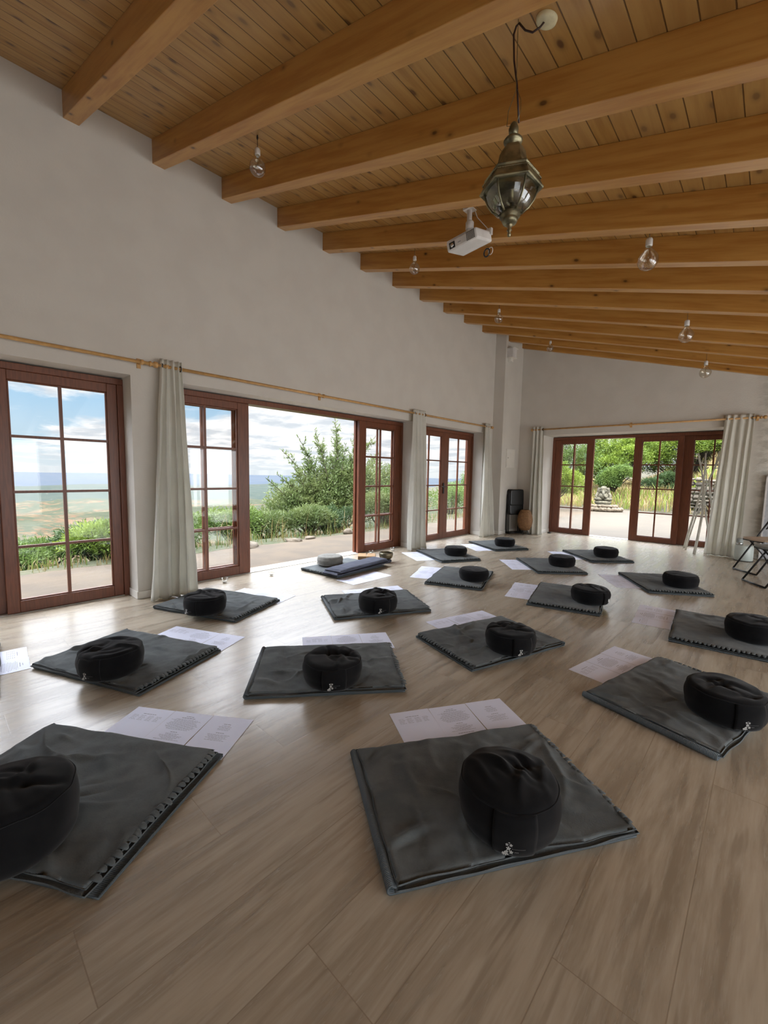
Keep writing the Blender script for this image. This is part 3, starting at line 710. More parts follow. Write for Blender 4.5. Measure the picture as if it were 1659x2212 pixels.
hexl([(.110, 2.512), (.138, 2.505), (.142, 2.512), (.134, 2.522), (.116, 2.562), (.122, 2.568), (.116, 2.576), (.098, 2.574)], 'belt')
hexl([(.100, 2.572), (.082, 2.592), (.068, 2.622), (.060, 2.655), (.057, 2.672), (.046, 2.690), (.030, 2.700)], 'roof')
bt = MB()
for k in range(6):
    a0 = hr+k*PI/3; p0 = Vector((math.cos(a0), math.sin(a0), 0))*.1265; p1 = Vector((math.cos(a0+PI/3), math.sin(a0+PI/3), 0))*.1265
    bp = (bp if k else [])+[tuple(p0.lerp(p1, j/24))[:2]+(2.549,) for j in range(24)]
bt.tube([(x*1.012, y*1.012, z) for x, y, z in bp], [.0035 if i % 2 else .0012 for i in range(len(bp))], 6, closed=True)
bt.build('beading', m_brass, lan)
MB().lathe([(.030, 2.696), (.024, 2.706), (.038, 2.712), (.042, 2.722), (.036, 2.730), (.016, 2.738), (.014, 2.746)], 24).build('neck_ring', m_brass, lan)
MB().lathe([(.012, 2.742), (.020, 2.752), (.022, 2.772), (.015, 2.792), (.008, 2.800)], 20).build('top_knob', m_brass, lan)
MB().tube([(0, .002, 2.47), (0, 0, 2.62)], .012, 10).build('lamp_holder', m_brass, lan)
MB().lathe([(0, 2.415), (.020, 2.422), (.028, 2.442), (.020, 2.468), (.012, 2.48)], 20).build('lamp_bulb', m_clear, lan)
zt = zc(HX)
MB().tube([(.016, .016, 2.80), (.006, .004, 2.95), (-.012, .0, 3.06), (-.018, -.002, zt-.05), (-.008, 0, zt-.022), (.005, 0, zt-.018), (.03, .01, zt-.055), (.06, .02, zt-.075), (.085, .035, zt-.06), (.104, .047, zt-.035)], .0042, 8).build('cable', m_cable, lan)
MB().tube([(0, 0, zt+.01), (0, 0, zt-.03), (.004, 0, 2.93), (-.03, 0, 2.86), (-.034, 0, 2.80), (-.01, 0, 2.79)], .0015, 6).build('hanging_wire', m_brass, lan)
MB().tube([(.012, 0, 2.79), (.03, 0, 2.83), (.028, 0, 2.88), (.01, 0, 2.93)], .0012, 6).build('loose_wire', m_brass, lan)
RX, RY = 3.449, 1.924
rose = MB().lathe([(0, -.014), (.035, -.014), (.043, -.010), (.045, 0), (.045, .004)], 36).build('ceiling_rose', m_cream, lan)
rose.location = (RX-HX, RY-HY, zc(RX)-.002); rose.rotation_euler = (0, math.atan(SL), 0)
def bulb(x, y, D, s, lab):
    zc_ = zc(x); zb = zc_-D
    o = thing('pendant_bulb', lab, 'light bulb', (x, y, zb), 0, 'bare globe bulbs hanging from the ceiling')
    Rb = .0625*s
    prof = [(0, 0)]+[(Rb*math.sin(a), Rb-Rb*math.cos(a)) for a in [PI*i/16 for i in range(1, 13)]]
    z1 = prof[-1][1]; prof += [(Rb*.52, z1+.014*s), (.024*s, z1+.026*s), (.0175*s, z1+.038*s), (.0165*s, z1+.046*s)]
    MB().lathe(prof, 32, cap=False).build('glass_globe', m_clear, o)
    zt_ = prof[-1][1]
    MB().lathe([(.016*s, zt_-.004), (.0175*s, zt_+.004)], 20).build('screw_cap', m_steel, o)
    MB().lathe([(.0195*s, zt_), (.021*s, zt_+.004), (.021*s, zt_+.040*s), (.016*s, zt_+.05*s), (.004, zt_+.054*s)], 24).build('socket', m_wplastic, o)
    MB().tube([(.0, 0, z1+.03*s), (0, 0, z1-.02), (.0, 0, z1-.035)], .004, 6).build('filament_stem', m_clear, o)
    fl = MB()
    for i in range(4):
        a = i*PI/2; fl.tube([(.004*math.cos(a), .004*math.sin(a), z1-.02), (.018*math.cos(a), .018*math.sin(a), z1-.035), (.02*math.cos(a), .02*math.sin(a), z1-.07)], .0007, 4)
    fl.build('filament', m_brass, o)
    MB().tube([(0, 0, zt_+.05*s), (0, 0, D-.03)], .0022, 6).build('cord', m_black, o)
    MB().tube([(0, 0, D+.005), (0, 0, D-.022), (0, 0, D-.034)], [.004, .008, .003], 8).build('ceiling_hook', m_black, o)
bulb(1.148, 1.909, .30, 1., 'clear globe bulb nearest the camera at upper left, on a short black cord')
bulb(1.128, 3.912, .35, .95, 'clear globe bulb left of the projector, second in the left row')
bulb(1.106, 5.965, .35, 1., 'clear globe bulb, third in the left row from the camera')
bulb(1.135, 7.881, .35, .95, 'clear globe bulb farthest away, beside the white box on the pillar')
bulb(3.480, 3.860, .36, 1.15, 'largest looking clear globe bulb, right of the lantern')
bulb(3.468, 5.93, .42, 1.2, 'clear globe bulb, middle one of the right-hand row')
bulb(3.462, 7.88, .475, 1.2, 'clear globe bulb, farthest of the right-hand row above the far door')
# projector
pj = thing('projector', 'white projector on a ceiling bracket between two beams', 'projector', (2.19, 3.36, 3.262), R(-3))
pjb = MB().box(-.155, .155, -.125, .125, -.043, .043).build('housing', m_wplastic, pj, bevel=.016)
TILT = (R(13), R(-4), 0)
def pjc(o): o.rotation_euler = TILT; return o
pjc(pjb)
MB().box(-.125, -.065, -.1275, -.12, -.028, .024).build('lens_window', m_black, pjb, bevel=.003)
MB().tube([(-.095, -.128, -.002), (-.095, -.131, -.002)], .018, 20).build('lens', m_steel, pjb)
g = MB()
for i in range(6):
    for j in range(6): g.box(.055+i*.014, .064+i*.014, -.1265, -.124, -.030+j*.011, -.023+j*.011)
g.build('vent_grille', m_black, pjb)
MB().box(-.035, -.005, -.1262, -.1245, -.006, -.001).build('nameplate', m_ink, pjb)
MB().box(-.155, .06, -.110, .08, .046, .052).build('top_plate', m_wplastic, pjb, bevel=.002)
MB().tube([(0, 0, .05), (-.005, 0, .20), (-.005, 0, zc(2.2)-3.24)], .022, 14).build('mount_pole', m_wplastic, pj)
MB().lathe([(.03, .10), (.036, .11), (.036, .16), (.03, .17)], 16).build('mount_joint', m_wplastic, pj)
MB().box(-.05, .04, -.04, .04, zc(2.2)-3.24-.035, zc(2.2)-3.24+.01).build('mount_plate', m_wplastic, pj)
MB().tube([(.13, .10, .04), (.125, .10, .10), (.05, .04, .20), (.01, .01, .33)], .004, 6).build('power_cable', m_wplastic, pj)
MB().box(.115, .165, .085, .115, .045, .10).build('plug', m_wplastic, pj, bevel=.003)
MB().tube([(.10+.028*math.cos(w), .13, -.075+.034*math.sin(w)) for w in [2*PI*j/18 for j in range(18)]], .006, 8, closed=True).build('coiled_cable', m_black, pj)
MB().tube([(.135+.022*math.cos(w), .135, -.070+.030*math.sin(w)) for w in [2*PI*j/18 for j in range(18)]], .003, 8, closed=True).build('coiled_white_cable', m_wplastic, pj)
# white box on the pillar
wb = thing('wall_speaker', 'small white box fixture high on the corner pillar', 'wall fixture', (.227, 8.09, 3.60))
MB().box(0, .12, -.09, .09, -.03, .13).build('housing', m_wplastic, wb, bevel=.004)
MB().box(0, .15, -.10, .10, .135, .145).build('top_plate', m_trimw, wb); MB().box(0, .13, -.095, .095, -.045, -.035).build('bottom_plate', m_trimw, wb)
MB().box(0, .07, -.05, .05, -.11, -.046).build('wall_bracket', m_trimw, wb, bevel=.004)
fb = thing('fuse_box', 'flush white fuse box door low on the corner pillar', 'fuse box', (.227, 8.34, 1.385))
MB().box(0, .010, -.19, .19, 0, .385).build('box_frame', m_trimw, fb, bevel=.003); MB().box(.010, .015, -.17, .17, .02, .365).build('box_door', m_trimw, fb, bevel=.002)
MB().tube([(.015, -.13, .20), (.021, -.13, .20)], .008, 12).build('latch', m_black, fb)

# ------------------------------------------------------------------ corner: stacked folding chairs and rattan lamp
def folded_chair(loc, rz, lean, lab):
    o = thing('folding_chair', lab, 'chair', loc, rz, 'folded black chairs in the corner'); o.rotation_euler = (lean, 0, rz)
    def panel(z0, z1, w0, w1, y, name):
        b = MB(); n = 10
        def fn(u, v):
            z = z0+(z1-z0)*v; w = w0+(w1-w0)*v; e = min(v, 1-v); k = 1-.10*(1-min(1, e/.12))**2
            return ((u-.5)*2*w*k, y-.012*math.cos((u-.5)*PI), z)
        b.grid(fn, 10, 14).build(name, m_black, o, solid=.014)
    panel(.40, .84, .165, .185, 0, 'seat'); panel(.60, .93, .18, .17, -.022, 'backrest')
    for s in (-1, 1):
        MB().tube([(s*.185, 0, .012), (s*.185, .0, .80), (s*.165, 0, .90), (s*.12, 0, .93)], .010, 8).build('front_leg', m_blackmet, o)
        MB().tube([(s*.160, .028, .015), (s*.160, .028, .55)], .010, 8).build('rear_leg', m_blackmet, o)
    MB().tube([(-.185, 0, .015), (.185, 0, .015)], .009, 8).build('front_bar', m_blackmet, o); MB().tube([(-.16, .028, .03), (.16, .028, .03)], .009, 8).build('rear_bar', m_blackmet, o)
for i, lab in enumerate(('folded black chair at the front of the corner stack', 'folded black chair in the middle of the corner stack', 'folded black chair against the pillar at the back of the corner stack')):
    folded_chair((.392-.036*i, 8.40+.010*i, 0), R(66), R(-2), lab)
rl = RL = thing('rattan_lamp', 'brown barrel-shaped woven rattan lamp on thin legs beside the folded chairs', 'lamp', (.56, 8.46, 0), .3)
pr = [(.06, .09), (.09, .095), (.125, .15), (.148, .24), (.152, .31), (.140, .39), (.115, .465), (.085, .51), (.06, .512)]
MB().lathe(pr, 36, cap=False).build('woven_shade', m_rattan, rl, solid=.006)
rr_ = MB()
for i in range(1, len(pr)-1): rr_.tube([(pr[i][0]*1.02*math.cos(w), pr[i][0]*1.02*math.sin(w), pr[i][1]) for w in [2*PI*j/30 for j in range(30)]], .003, 5, closed=True)
for j in range(12):
    w = 2*PI*j/12; rr_.tube([(q[0]*1.02*math.cos(w), q[0]*1.02*math.sin(w), q[1]) for q in pr], .003, 5)
rr_.build('cane_ribs', m_rattan, rl)
for j in range(3):
    w = 2*PI*j/3+.4; MB().tube([(.05*math.cos(w), .05*math.sin(w), .12), (.085*math.cos(w), .085*math.sin(w), .004)], .006, 6).build('leg', m_blackmet, rl)
o = MB().lathe([(0, 0), (.035, 0), (.038, .01), (.03, .022), (0, .026)], 20).build('door_stop', m_black, loc=(.86, 9.04, .0005)); tag(o, 'small flat black door stop by the far door', 'door stop')

# ------------------------------------------------------------------ right side: chairs, canister, branches, board
def chair(cx, cy, ang, seatm, lab, seatname):
    """cx,cy = centre of the front floor bar; local -y is the way the chair faces"""
    o = thing('folding_chair', lab, 'chair', (cx, cy, 0), ang, 'open folding chairs')
    w = .20
    pts = lambda s: [(s*w, .0, .012), (s*w, .20, .33), (s*w, .42, .70), (s*w*.95, .455, .765)]
    for s in (-1, 1):
        MB().tube(pts(s), .0105, 10).build('front_leg', m_blackmet, o)
        MB().tube([(s*(w-.03), .47, .03), (s*(w-.03), .36, .20), (s*(w-.03), .14, .43)], .010, 10).build('rear_leg', m_blackmet, o)
    MB().tube([(-w, 0, .012), (w, 0, .012)], .0105, 10).build('front_floor_bar', m_blackmet, o)
    MB().tube([(-w+.03, .47, .03), (-w+.05, .475, .012), (w-.05, .475, .012), (w-.03, .47, .03)], .010, 10).build('rear_floor_bar', m_blackmet, o)
    b = MB()
    def sf(u, v):
        y = .06+.39*v; ww = .205-.02*abs(v-.1); e = min(u, 1-u); rr = 1-.25*(max(0, .12-v)/.12)**2
        return ((u-.5)*2*ww*rr, y, .445-.006*math.cos((u-.5)*PI)+.004*v)
    b.grid(sf, 16, 12).build('seat', seatm, o, solid=.022, bevel=0)
    MB().box(-.17, .17, .07, .085, .415, .435).build('seat_support', m_blackmet, o)
    b = MB()
    def bf(u, v):
        a = (u-.5)*PI; z = .62+.15*v*(1-.35*abs(2*u-1)**3)+.03*0; y = .375+.09*v+.03*math.cos(a); return ((u-.5)*2*(w-.004), y, z-.06*abs(2*u-1)**3*(1-v))
    b.grid(bf, 18, 8).build('backrest', m_black, o, solid=.012)
    return o
chair(4.127, 7.302, math.atan2(-.78, .62)*1+0 if False else R(-51.5)+0, m_seatw, 'folding chair with black frame and pale beech seat behind the grey-seated one', 'beech')
chair(4.238, 6.53, R(-58), m_seatg, 'folding chair with black frame and grey seat, nearest the camera at right', 'grey')
cn = thing('canister', 'pale enamel canister with steel neck standing behind the folding chairs', 'canister', (4.075, 8.36, 0), 0); cn.scale = (.79, .79, .79)
MB().lathe([(.135, 0), (.145, .004), (.145, .012)], 36).build('base_ring', m_black, cn)
MB().lathe([(.140, .012), (.142, .02), (.142, .285), (.13, .30), (.05, .302)], 40).build('body', m_canw, cn)
k_ = MB().lathe([(.055, .30), (.055, .335), (.05, .345)], 24).build('steel_neck', m_steel, cn); k_.location = (-.075, -.02, 0)
k_ = MB().lathe([(.05, .343), (.052, .36), (.05, .42), (.035, .43), (0, .432)], 24).build('cap', m_seatg, cn); k_.location = (-.075, -.02, 0)
def branch(name, pts, rad, twigs, lab):
    o = thing(name, lab, 'branch', (pts[0][0], pts[0][1], 0), 0, 'whitewashed branches before the far door')
    base = Vector((pts[0][0], pts[0][1], 0)); P = [Vector(q)-base for q in pts]; Q = []
    for i in range(len(P)-1):
        for j in range(5): t = j/5; Q.append(P[i].lerp(P[i+1], t)+Vector((.006*nz(Vector((i+t, rad*999, 1))), .006*nz(Vector((i+t, rad*999, 7))), 0)))
    Q.append(P[-1]); n = len(Q); MB().tube(Q, [rad*(1.1-.5*i/n) for i in range(n)], 8).build('stem', m_stick, o)
    for (t, dx, dy, dz) in twigs:
        q = Q[int(t*(n-1))]; MB().tube([q, q+Vector((dx*.5, dy*.5, dz*.5)), q+Vector((dx, dy, dz))], [rad*.5, rad*.45, rad*.3], 6).build('twig', m_stick, o)
branch('white_branch', [(3.246, 9.06, 0), (3.36, 8.98, .62), (3.46, 8.92, 1.2), (3.45, 8.93, 1.66)], .017, [(.8, .05, 0, .03), (.92, -.06, 0, .03), (.5, .04, -.02, .05)], 'white branch standing farthest left before the far door, nearly straight')
branch('white_branch', [(3.46, 8.45, 0), (3.50, 8.66, .65), (3.47, 8.82, 1.15), (3.35, 8.9, 1.66)], .019, [(.75, -.05, .0, .02), (.9, .03, 0, .08), (.95, -.07, .0, .02), (.4, .05, 0, .03)], 'thickest white branch whose foot stands closest to the camera')
branch('white_branch', [(3.72, 8.72, .0), (3.64, 8.80, .55), (3.56, 8.86, 1.0), (3.53, 8.9, 1.22), (3.66, 8.94, 1.66)], .017, [(.45, -.05, 0, .02), (.85, .05, 0, .02), (.95, .06, 0, .05)], 'bent white branch with a kink, half behind the right curtain')
branch('white_branch', [(3.62, 9.10, 0), (3.52, 9.0, .6), (3.47, 8.95, 1.0), (3.58, 8.95, 1.40), (3.63, 8.95, 1.69)], .014, [(.9, -.05, 0, .04), (.8, .06, 0, .04), (.97, .05, .0, .0)], 'white branch leaning right at its forked top')
branch('white_branch', [(3.30, 8.80, 0), (3.40, 8.90, .6), (3.50, 8.96, 1.05), (3.44, 9.0, 1.64)], .011, [(.9, .04, 0, .03)], 'thinnest white branch in the bundle before the far door')
wp = thing('leaning_board', 'pale grey board with white frame leaning at the right edge behind the chairs', 'board', (4.262, 8.60, 0))
o = MB().box(0, .75, 0, .012, .03, 1.27).build('panel', mat('pale_grey_panel', (.50, .52, .56), .35), wp)
o = MB().box(-.022, .0, -.006, .018, .0, 1.30).box(.75, .772, -.006, .018, 0, 1.30).box(-.022, .772, -.006, .018, 1.27, 1.30).build('frame', m_wplastic, wp, bevel=.003)
wp.rotation_euler = (R(-3), 0, 0)
#EXTERIOR#
# ------------------------------------------------------------------ outside
def gridmesh(name, m, x0, x1, y0, y1, nx, ny, zf, parent=None, edge=None):
    b = MB()
    def fn(u, v):
        x = x0+(x1-x0)*u; y = y0+(y1-y0)*v
        if edge: x, y = edge(x, y, u, v)
        return (x, y, zf(x, y))
    b.grid(fn, nx, ny); return b.build(name, m, parent)
ZT = -.055
def te(x, y, u, v):
    if u == 0: x += .13*nz(Vector((y*1.3, 3, 1)))+.06*nz(Vector((y*5, 3, 1)))
    return x, y
b = MB(); b.grid(lambda u, v: (lambda x, y: (x, y, ZT+.006*nz(Vector((x*2, y*2, 0)))*(1 if u < 1 else 0)))(*te(-2.12+1.66*u, -8+28*v, u, v)), 14, 200)
b.grid(lambda u, v: (lambda x, y: (x, y, ZT-.4*v))(*te(-2.12, -8+28*u, 0, 0)), 200, 1)
tag(b.build('terrace', m_conc), 'tan concrete terrace strip outside the left doors', 'terrace', kind='structure')
b = MB(); b.box(-3.2, 9.0, FARY+.2, 18.4, ZT-.3, ZT-.001)
tag(b.build('patio', m_concf), 'pale concrete patio beyond the far door', 'patio', kind='structure')
def slope(x, y):
    d = max(0, -2.12-x); z = ZT-.02+.05*nz(Vector((x*1.7, y*1.7, 5)))*min(1, d*3)
    z -= .30*max(0, d-.5)**1.08
    z += .25*min(1, d/3)*nz(Vector((x*.35, y*.35, 2)))
    return z
b = MB()
def sf(u, v):
    d = 60*u**2.2; y = -14+60*v; x = -2.1-d+(.13*nz(Vector((y*1.3, 3, 1)))+.06*nz(Vector((y*5, 3, 1))))*(1-min(1, d)); z = slope(x, y)-(.0 if d > .01 else .02); return (x, y, z)
b.grid(sf, 70, 130); tag(b.build('hillside', m_soil2), 'green and straw hillside falling away below the terrace', 'hillside', kind='structure')
def mound(x, y):
    d = max(0, y-18.6); right = sm01(x, 1.6, 2.4)
    z = ZT+.04*nz(Vector((x*2, y*2, 3)))+ .13*d*sm01(x, -3, 2)+.055*d
    z += right*1.0*sm01(y, 19.0, 19.3)+.25*nz(Vector((x*.3, y*.3, 8)))*min(1, d/4)
    return z
gridmesh('grass_bank', m_soil, -14, 22, 18.3, 60, 140, 120, mound)['kind'] = 'structure'
bpy.data.objects['grass_bank']['label'] = 'dry grass bank rising behind the far patio'
# plants
def leaves(pts, dirs, ln, wd, seed, jl=.3, fold=.25):
    rs = np.random.RandomState(seed); n = len(pts); pts = np.asarray(pts, float); dirs = np.asarray(dirs, float)
    dirs /= np.linalg.norm(dirs, axis=1, keepdims=True)+1e-9
    q = rs.normal(size=(n, 3)); s = np.cross(dirs, q); s /= np.linalg.norm(s, axis=1, keepdims=True)+1e-9
    nn = np.cross(s, dirs); L = ln*(1+jl*rs.uniform(-1, 1, (n, 1))); Wd = wd*(1+jl*rs.uniform(-1, 1, (n, 1)))
    base = pts; a = pts+dirs*L*.45+s*Wd*.5+nn*L*fold*.2; c = pts+dirs*L*.45-s*Wd*.5+nn*L*fold*.2; t = pts+dirs*L-nn*L*fold*.3
    v = np.stack([base, a, t, c], 1).reshape(-1, 3); return v
def leafobj(name, v, m, parent=None):
    n = len(v)//4; me = bpy.data.meshes.new(name); me.vertices.add(n*4); me.vertices.foreach_set('co', v.astype('f').ravel())
    me.loops.add(n*4); me.loops.foreach_set('vertex_index', np.arange(n*4, dtype='i')); me.polygons.add(n)
    me.polygons.foreach_set('loop_start', np.arange(0, n*4, 4, dtype='i'))
    me.update(calc_edges=True); me.validate(); me.materials.append(m); o = bpy.data.objects.new(name, me); C.objects.link(o); o.parent = parent; return o
def blob_points(blobs, n, seed, inner=.55, clump=0):
    rs = np.random.RandomState(seed); B = np.array(blobs, float); w = (B[:, 3]*B[:, 4]*B[:, 5])**(2/3.); w /= w.sum()
    i = rs.choice(len(B), n, p=w); d = rs.normal(size=(n, 3)); d /= np.linalg.norm(d, axis=1, keepdims=True)
    d[:, 2] = np.where(d[:, 2] < -.35, -d[:, 2], d[:, 2])
    rad = inner+(1-inner)*rs.uniform(0, 1, (n, 1))**.6
    lump = 1+.18*np.sin(d[:, 0:1]*7+i[:, None])*np.cos(d[:, 1:2]*6+i[:, None]*2)
    pts = B[i, :3]+d*B[i, 3:6]*rad*lump; dirs = d+rs.normal(size=(n, 3))*.7+np.array([0, 0, .25]); return pts, dirs
def bush(name, blobs, n, ln, wd, m, seed, label, cat, group=None, inner=.5, stems=True, extra=None):
    cx = sum(q[0] for q in blobs)/len(blobs); cy = sum(q[1] for q in blobs)/len(blobs); zb = min(q[2]-q[5] for q in blobs)
    root = thing(name, label, cat, (cx, cy, zb), 0, group); off = np.array([cx, cy, zb])
    pts, dirs = blob_points(blobs, n, seed, inner); v = leaves(pts, dirs, ln, wd, seed)-off
    leafobj('foliage', v, m, root)
    if stems:
        b = MB(); rnd = random.Random(seed)
        for q in blobs:
            for _ in range(3):
                e = Vector((q[0]+rnd.uniform(-.5, .5)*q[3], q[1]+rnd.uniform(-.5, .5)*q[4], q[2]+rnd.uniform(0, .6)*q[5]))-Vector(off)
                mid = Vector((e.x*.5+rnd.uniform(-.1, .1), e.y*.5, e.z*.45)); b.tube([(0, 0, 0), mid, e], [.03, .02, .006], 5)
        b.build('stems', m_bark, root)
    return root, off
# the tall shrub seen through the open doorway
def shoots(name, bx, by, bz, targets, seed, m, label, leafl=.10, leafw=.028, dens=1.):
    rnd = random.Random(seed); root = thing(name, label, 'shrub', (bx, by, bz)); st = MB(); P = []; D = []
    for (tx, ty, tz) in targets:
        e = Vector((tx-bx, ty-by, tz-bz)); s = Vector((rnd.uniform(-.25, .25), rnd.uniform(-.3, .3), 0)); c1 = s+Vector((e.x*.25, e.y*.25, e.z*.5)); pts = []
        for i in range(15):
            t = i/14; a = s.lerp(c1, t); b_ = c1.lerp(e, t); pts.append(a.lerp(b_, t)+Vector((.02*nz(Vector((t*4, tx, 1))), .02*nz(Vector((t*4, ty, 2))), 0)))
        st.tube(pts, [.016*(1-.8*i/14)+.002 for i in range(15)], 5)
        for j in range(int(30*dens)):
            t = rnd.uniform(.28, 1.); i = int(t*13); q = pts[i].lerp(pts[i+1], t*13-i); ax = (pts[i+1]-pts[i]).normalized()
            w = rnd.uniform(0, 2*PI); o1 = ax.orthogonal().normalized(); o2 = ax.cross(o1); out = (o1*math.cos(w)+o2*math.sin(w)+ax*.9).normalized()
            ln = rnd.uniform(.12, .42)*(1.15-t*.7); e2 = q+out*ln+Vector((0, 0, .04)); st.tube([q, q.lerp(e2, .5)+Vector((0, 0, -.01)), e2], [.004, .003, .0015], 4, caps=False)
            nl = int(5+ln*22)
            for kk in range(nl):
                tt = (kk+.6)/nl; qq = q.lerp(e2, tt); ld = (out*.8+Vector((rnd.gauss(0, .6), rnd.gauss(0, .6), rnd.gauss(.15, .5)))).normalized(); P.append(qq); D.append(ld)
        for kk in range(8): P.append(pts[-1]+(pts[-1]-pts[-2])*(kk/8-1)); D.append(Vector((rnd.gauss(0, .6), rnd.gauss(0, .6), .7)))
    st.build('stems', m_bark, root); leafobj('foliage', leaves([tuple(q) for q in P], [tuple(q) for q in D], leafl, leafw, seed), m, root); return root
rnd = random.Random(4)
tg = [(-4.3, 5.35, 1.05), (-4.5, 5.75, 1.15), (-4.6, 5.95, 1.75), (-4.4, 6.15, 1.35), (-4.7, 6.5, 2.15), (-4.6, 6.75, 1.55), (-4.7, 7.05, 2.35), (-4.9, 7.35, 2.0), (-4.7, 7.75, 2.78), (-4.6, 7.5, 1.7), (-4.8, 7.95, 2.35), (-4.9, 8.35, 2.05),
      (-4.7, 8.7, 2.55), (-4.9, 9.1, 2.1), (-4.8, 9.5, 2.35), (-5.0, 9.9, 1.9), (-4.3, 6.6, .95), (-4.3, 7.3, 1.1), (-4.4, 8.2, 1.2), (-4.4, 9.0, 1.4), (-4.3, 5.9, .75), (-4.4, 7.8, 1.5), (-4.6, 8.5, 1.7), (-4.2, 6.2, .6), (-4.3, 9.6, 1.3), (-4.1, 7.0, .6)]
sh = shoots('tall_shrub', -4.6, 7.6, slope(-4.6, 7.6)-.1, tg, 4, m_leafa, 'tall airy olive-green shrub beyond the open doorway', .098, .029, 2.6)
pts, dirs = blob_points([(-4.7, 6.4, .1, .8, .9, .75), (-4.8, 7.3, .35, .9, 1.0, .95), (-4.8, 8.4, .55, .9, 1.1, 1.1), (-4.8, 9.6, .5, .8, .9, 1.1)], 22000, 8, .25)
leafobj('lower_foliage', leaves(pts, dirs, .09, .03, 8)-np.array([-4.6, 7.6, slope(-4.6, 7.6)-.1]), m_leafa, sh)
# low shrubs along the terrace edge
lows = [(-3.6, .95, .42, 1, 'low feathery green bush beyond the closed left door', m_leafc), (-3.5, 1.75, .50, 1, 'low dark green bush beyond the closed left door, right of the feathery one', m_leafd), (-3.15, 2.05, .52, 1, 'bright yellow-green young bush at the right of the closed left door', m_leafb),
        (-3.9, -.2, .5, 1, 'low green bush beyond the far left panel of the closed door', m_leafc), (-3.35, 3.05, .48, 1, 'low leafy bush behind the left panel of the open door', m_leafc), (-3.5, 3.9, .62, 1, 'rounded bush left of the open doorway gap', m_leafc),
        (-3.5, 4.75, .55, 1, 'low bushy plant at the left end of the open doorway', m_leafa), (-3.2, 5.75, .46, 1, 'dense green bush under the tall shrub, left side', m_leafa), (-3.45, 6.7, .58, 1, 'dense dark bush under the middle of the tall shrub', m_leafd),
        (-3.1, 7.65, .78, 1, 'pale yellow-green bush in front of the tall shrub at right', m_leafa), (-3.6, 8.9, .9, 1, 'green bush behind the right panel of the open door', m_leafc), (-3.7, 10.2, 1.0, 1, 'green bush seen between the open door and the double door', m_leafc),
        (-3.3, 11.6, 1.0, 1, 'green bush behind the left leaf of the double door', m_leafc), (-3.6, 13.4, 1.35, 1, 'tall green bush behind the right leaf of the double door', m_leafc), (-3.9, 15.5, 1.5, 1, 'far green bush at the end of the terrace', m_leafd)]
for i, (x, y, hh, w, lab, m) in enumerate(lows):
    g = slope(x, y); rnd = random.Random(i+50); bl_ = []
    for j in range(5): bl_.append((x+rnd.uniform(-.35, .35), y+rnd.uniform(-.42, .42), g+hh*rnd.uniform(.3, .75)+.1, .38, .42, hh*rnd.uniform(.4, .62)))
    bush('low_bush', bl_, 5200, .075 if m is not m_leafc else .06, .022, m, 60+i, lab, 'bush', 'bushes along the terrace edge')
# grass and straw stalks, tussocks (uncountable)
def stalks(name, x0, x1, y0, y1, n, hf, m, seed, zf, label, w=.006, fine=False):
    rs = random.Random(seed); b = MB()
    for _ in range(n):
        x = rs.uniform(x0, x1); y = rs.uniform(y0, y1); z = zf(x, y)-.02; h = hf*rs.uniform(.35, 1.1); a = rs.uniform(0, 2*PI); l = h*rs.uniform(.1, .6)
        d = Vector((math.cos(a), math.sin(a), 0)); s = Vector((-d.y, d.x, 0))*w; q0 = Vector((x, y, z)); q1 = q0+d*l*.3+Vector((0, 0, h*.6)); q2 = q0+d*l+Vector((0, 0, h))
        b.add([q0-s, q0+s, q1+s*.8, q1-s*.8, q2], [(0, 1, 2, 3), (3, 2, 4)])
    o = b.build(name, m); tag(o, label, 'grass', kind='stuff'); return o
stalks('straw_grass', -3.0, -2.2, -2, 14, 1500, .16, m_straw, 3, slope, 'dry straw grass along the terrace edge', .005)
stalks('tall_grass', -3.2, -2.4, 3.2, 12, 150, .60, m_straw, 9, slope, 'tall pale grass stalks before the shrub', .006)
stalks('green_grass', -3.3, -2.35, -1, 14, 1300, .26, m_leafc, 13, slope, 'green grass blades along the terrace edge', .006)
stalks('bank_grass', -6, 10, 18.6, 36, 30000, .42, m_straw, 5, mound, 'dry golden grass covering the bank behind the patio', .014)
stalks('bank_green_grass', -3, 5, 18.7, 22, 900, .55, m_leafb, 15, mound, 'green tufts in the golden grass', .016)
# edge stones
rnd = random.Random(7)
def rock(x, y, z, sx, sy, sz, seed, lab, name='rock', grp=None, m=None):
    b = MB()
    def fn(u, v):
        a = 2*PI*u; t = PI*v; d = Vector((math.sin(t)*math.cos(a), math.sin(t)*math.sin(a), math.cos(t))); k = 1+.32*nz(d*1.4+Vector((seed, 0, 0)))+.12*nz(d*4+Vector((seed, 1, 0))); q = d*k; return (q.x*sx, q.y*sy, q.z*sz)
    b.grid(fn, 18, 10); o = b.build(name, m or m_rock, loc=(x, y, z), rot=(0, 0, seed)); return tag(o, lab, 'stone', grp)
rock(-2.12, 3.62, ZT, .17, .26, .085, 1, 'broad flat stone on the terrace edge at the left of the open doorway')
rock(-2.10, 4.55, ZT, .10, .17, .06, 2, 'pointed stone on the terrace edge under the shrub'); rock(-2.14, 4.95, ZT, .08, .12, .05, 3, 'small stone right of the pointed one on the terrace edge')
rock(-2.2, 6.0, ZT+.02, .10, .14, .08, 4, 'grey stone on the terrace edge below the yellow-green bush'); 

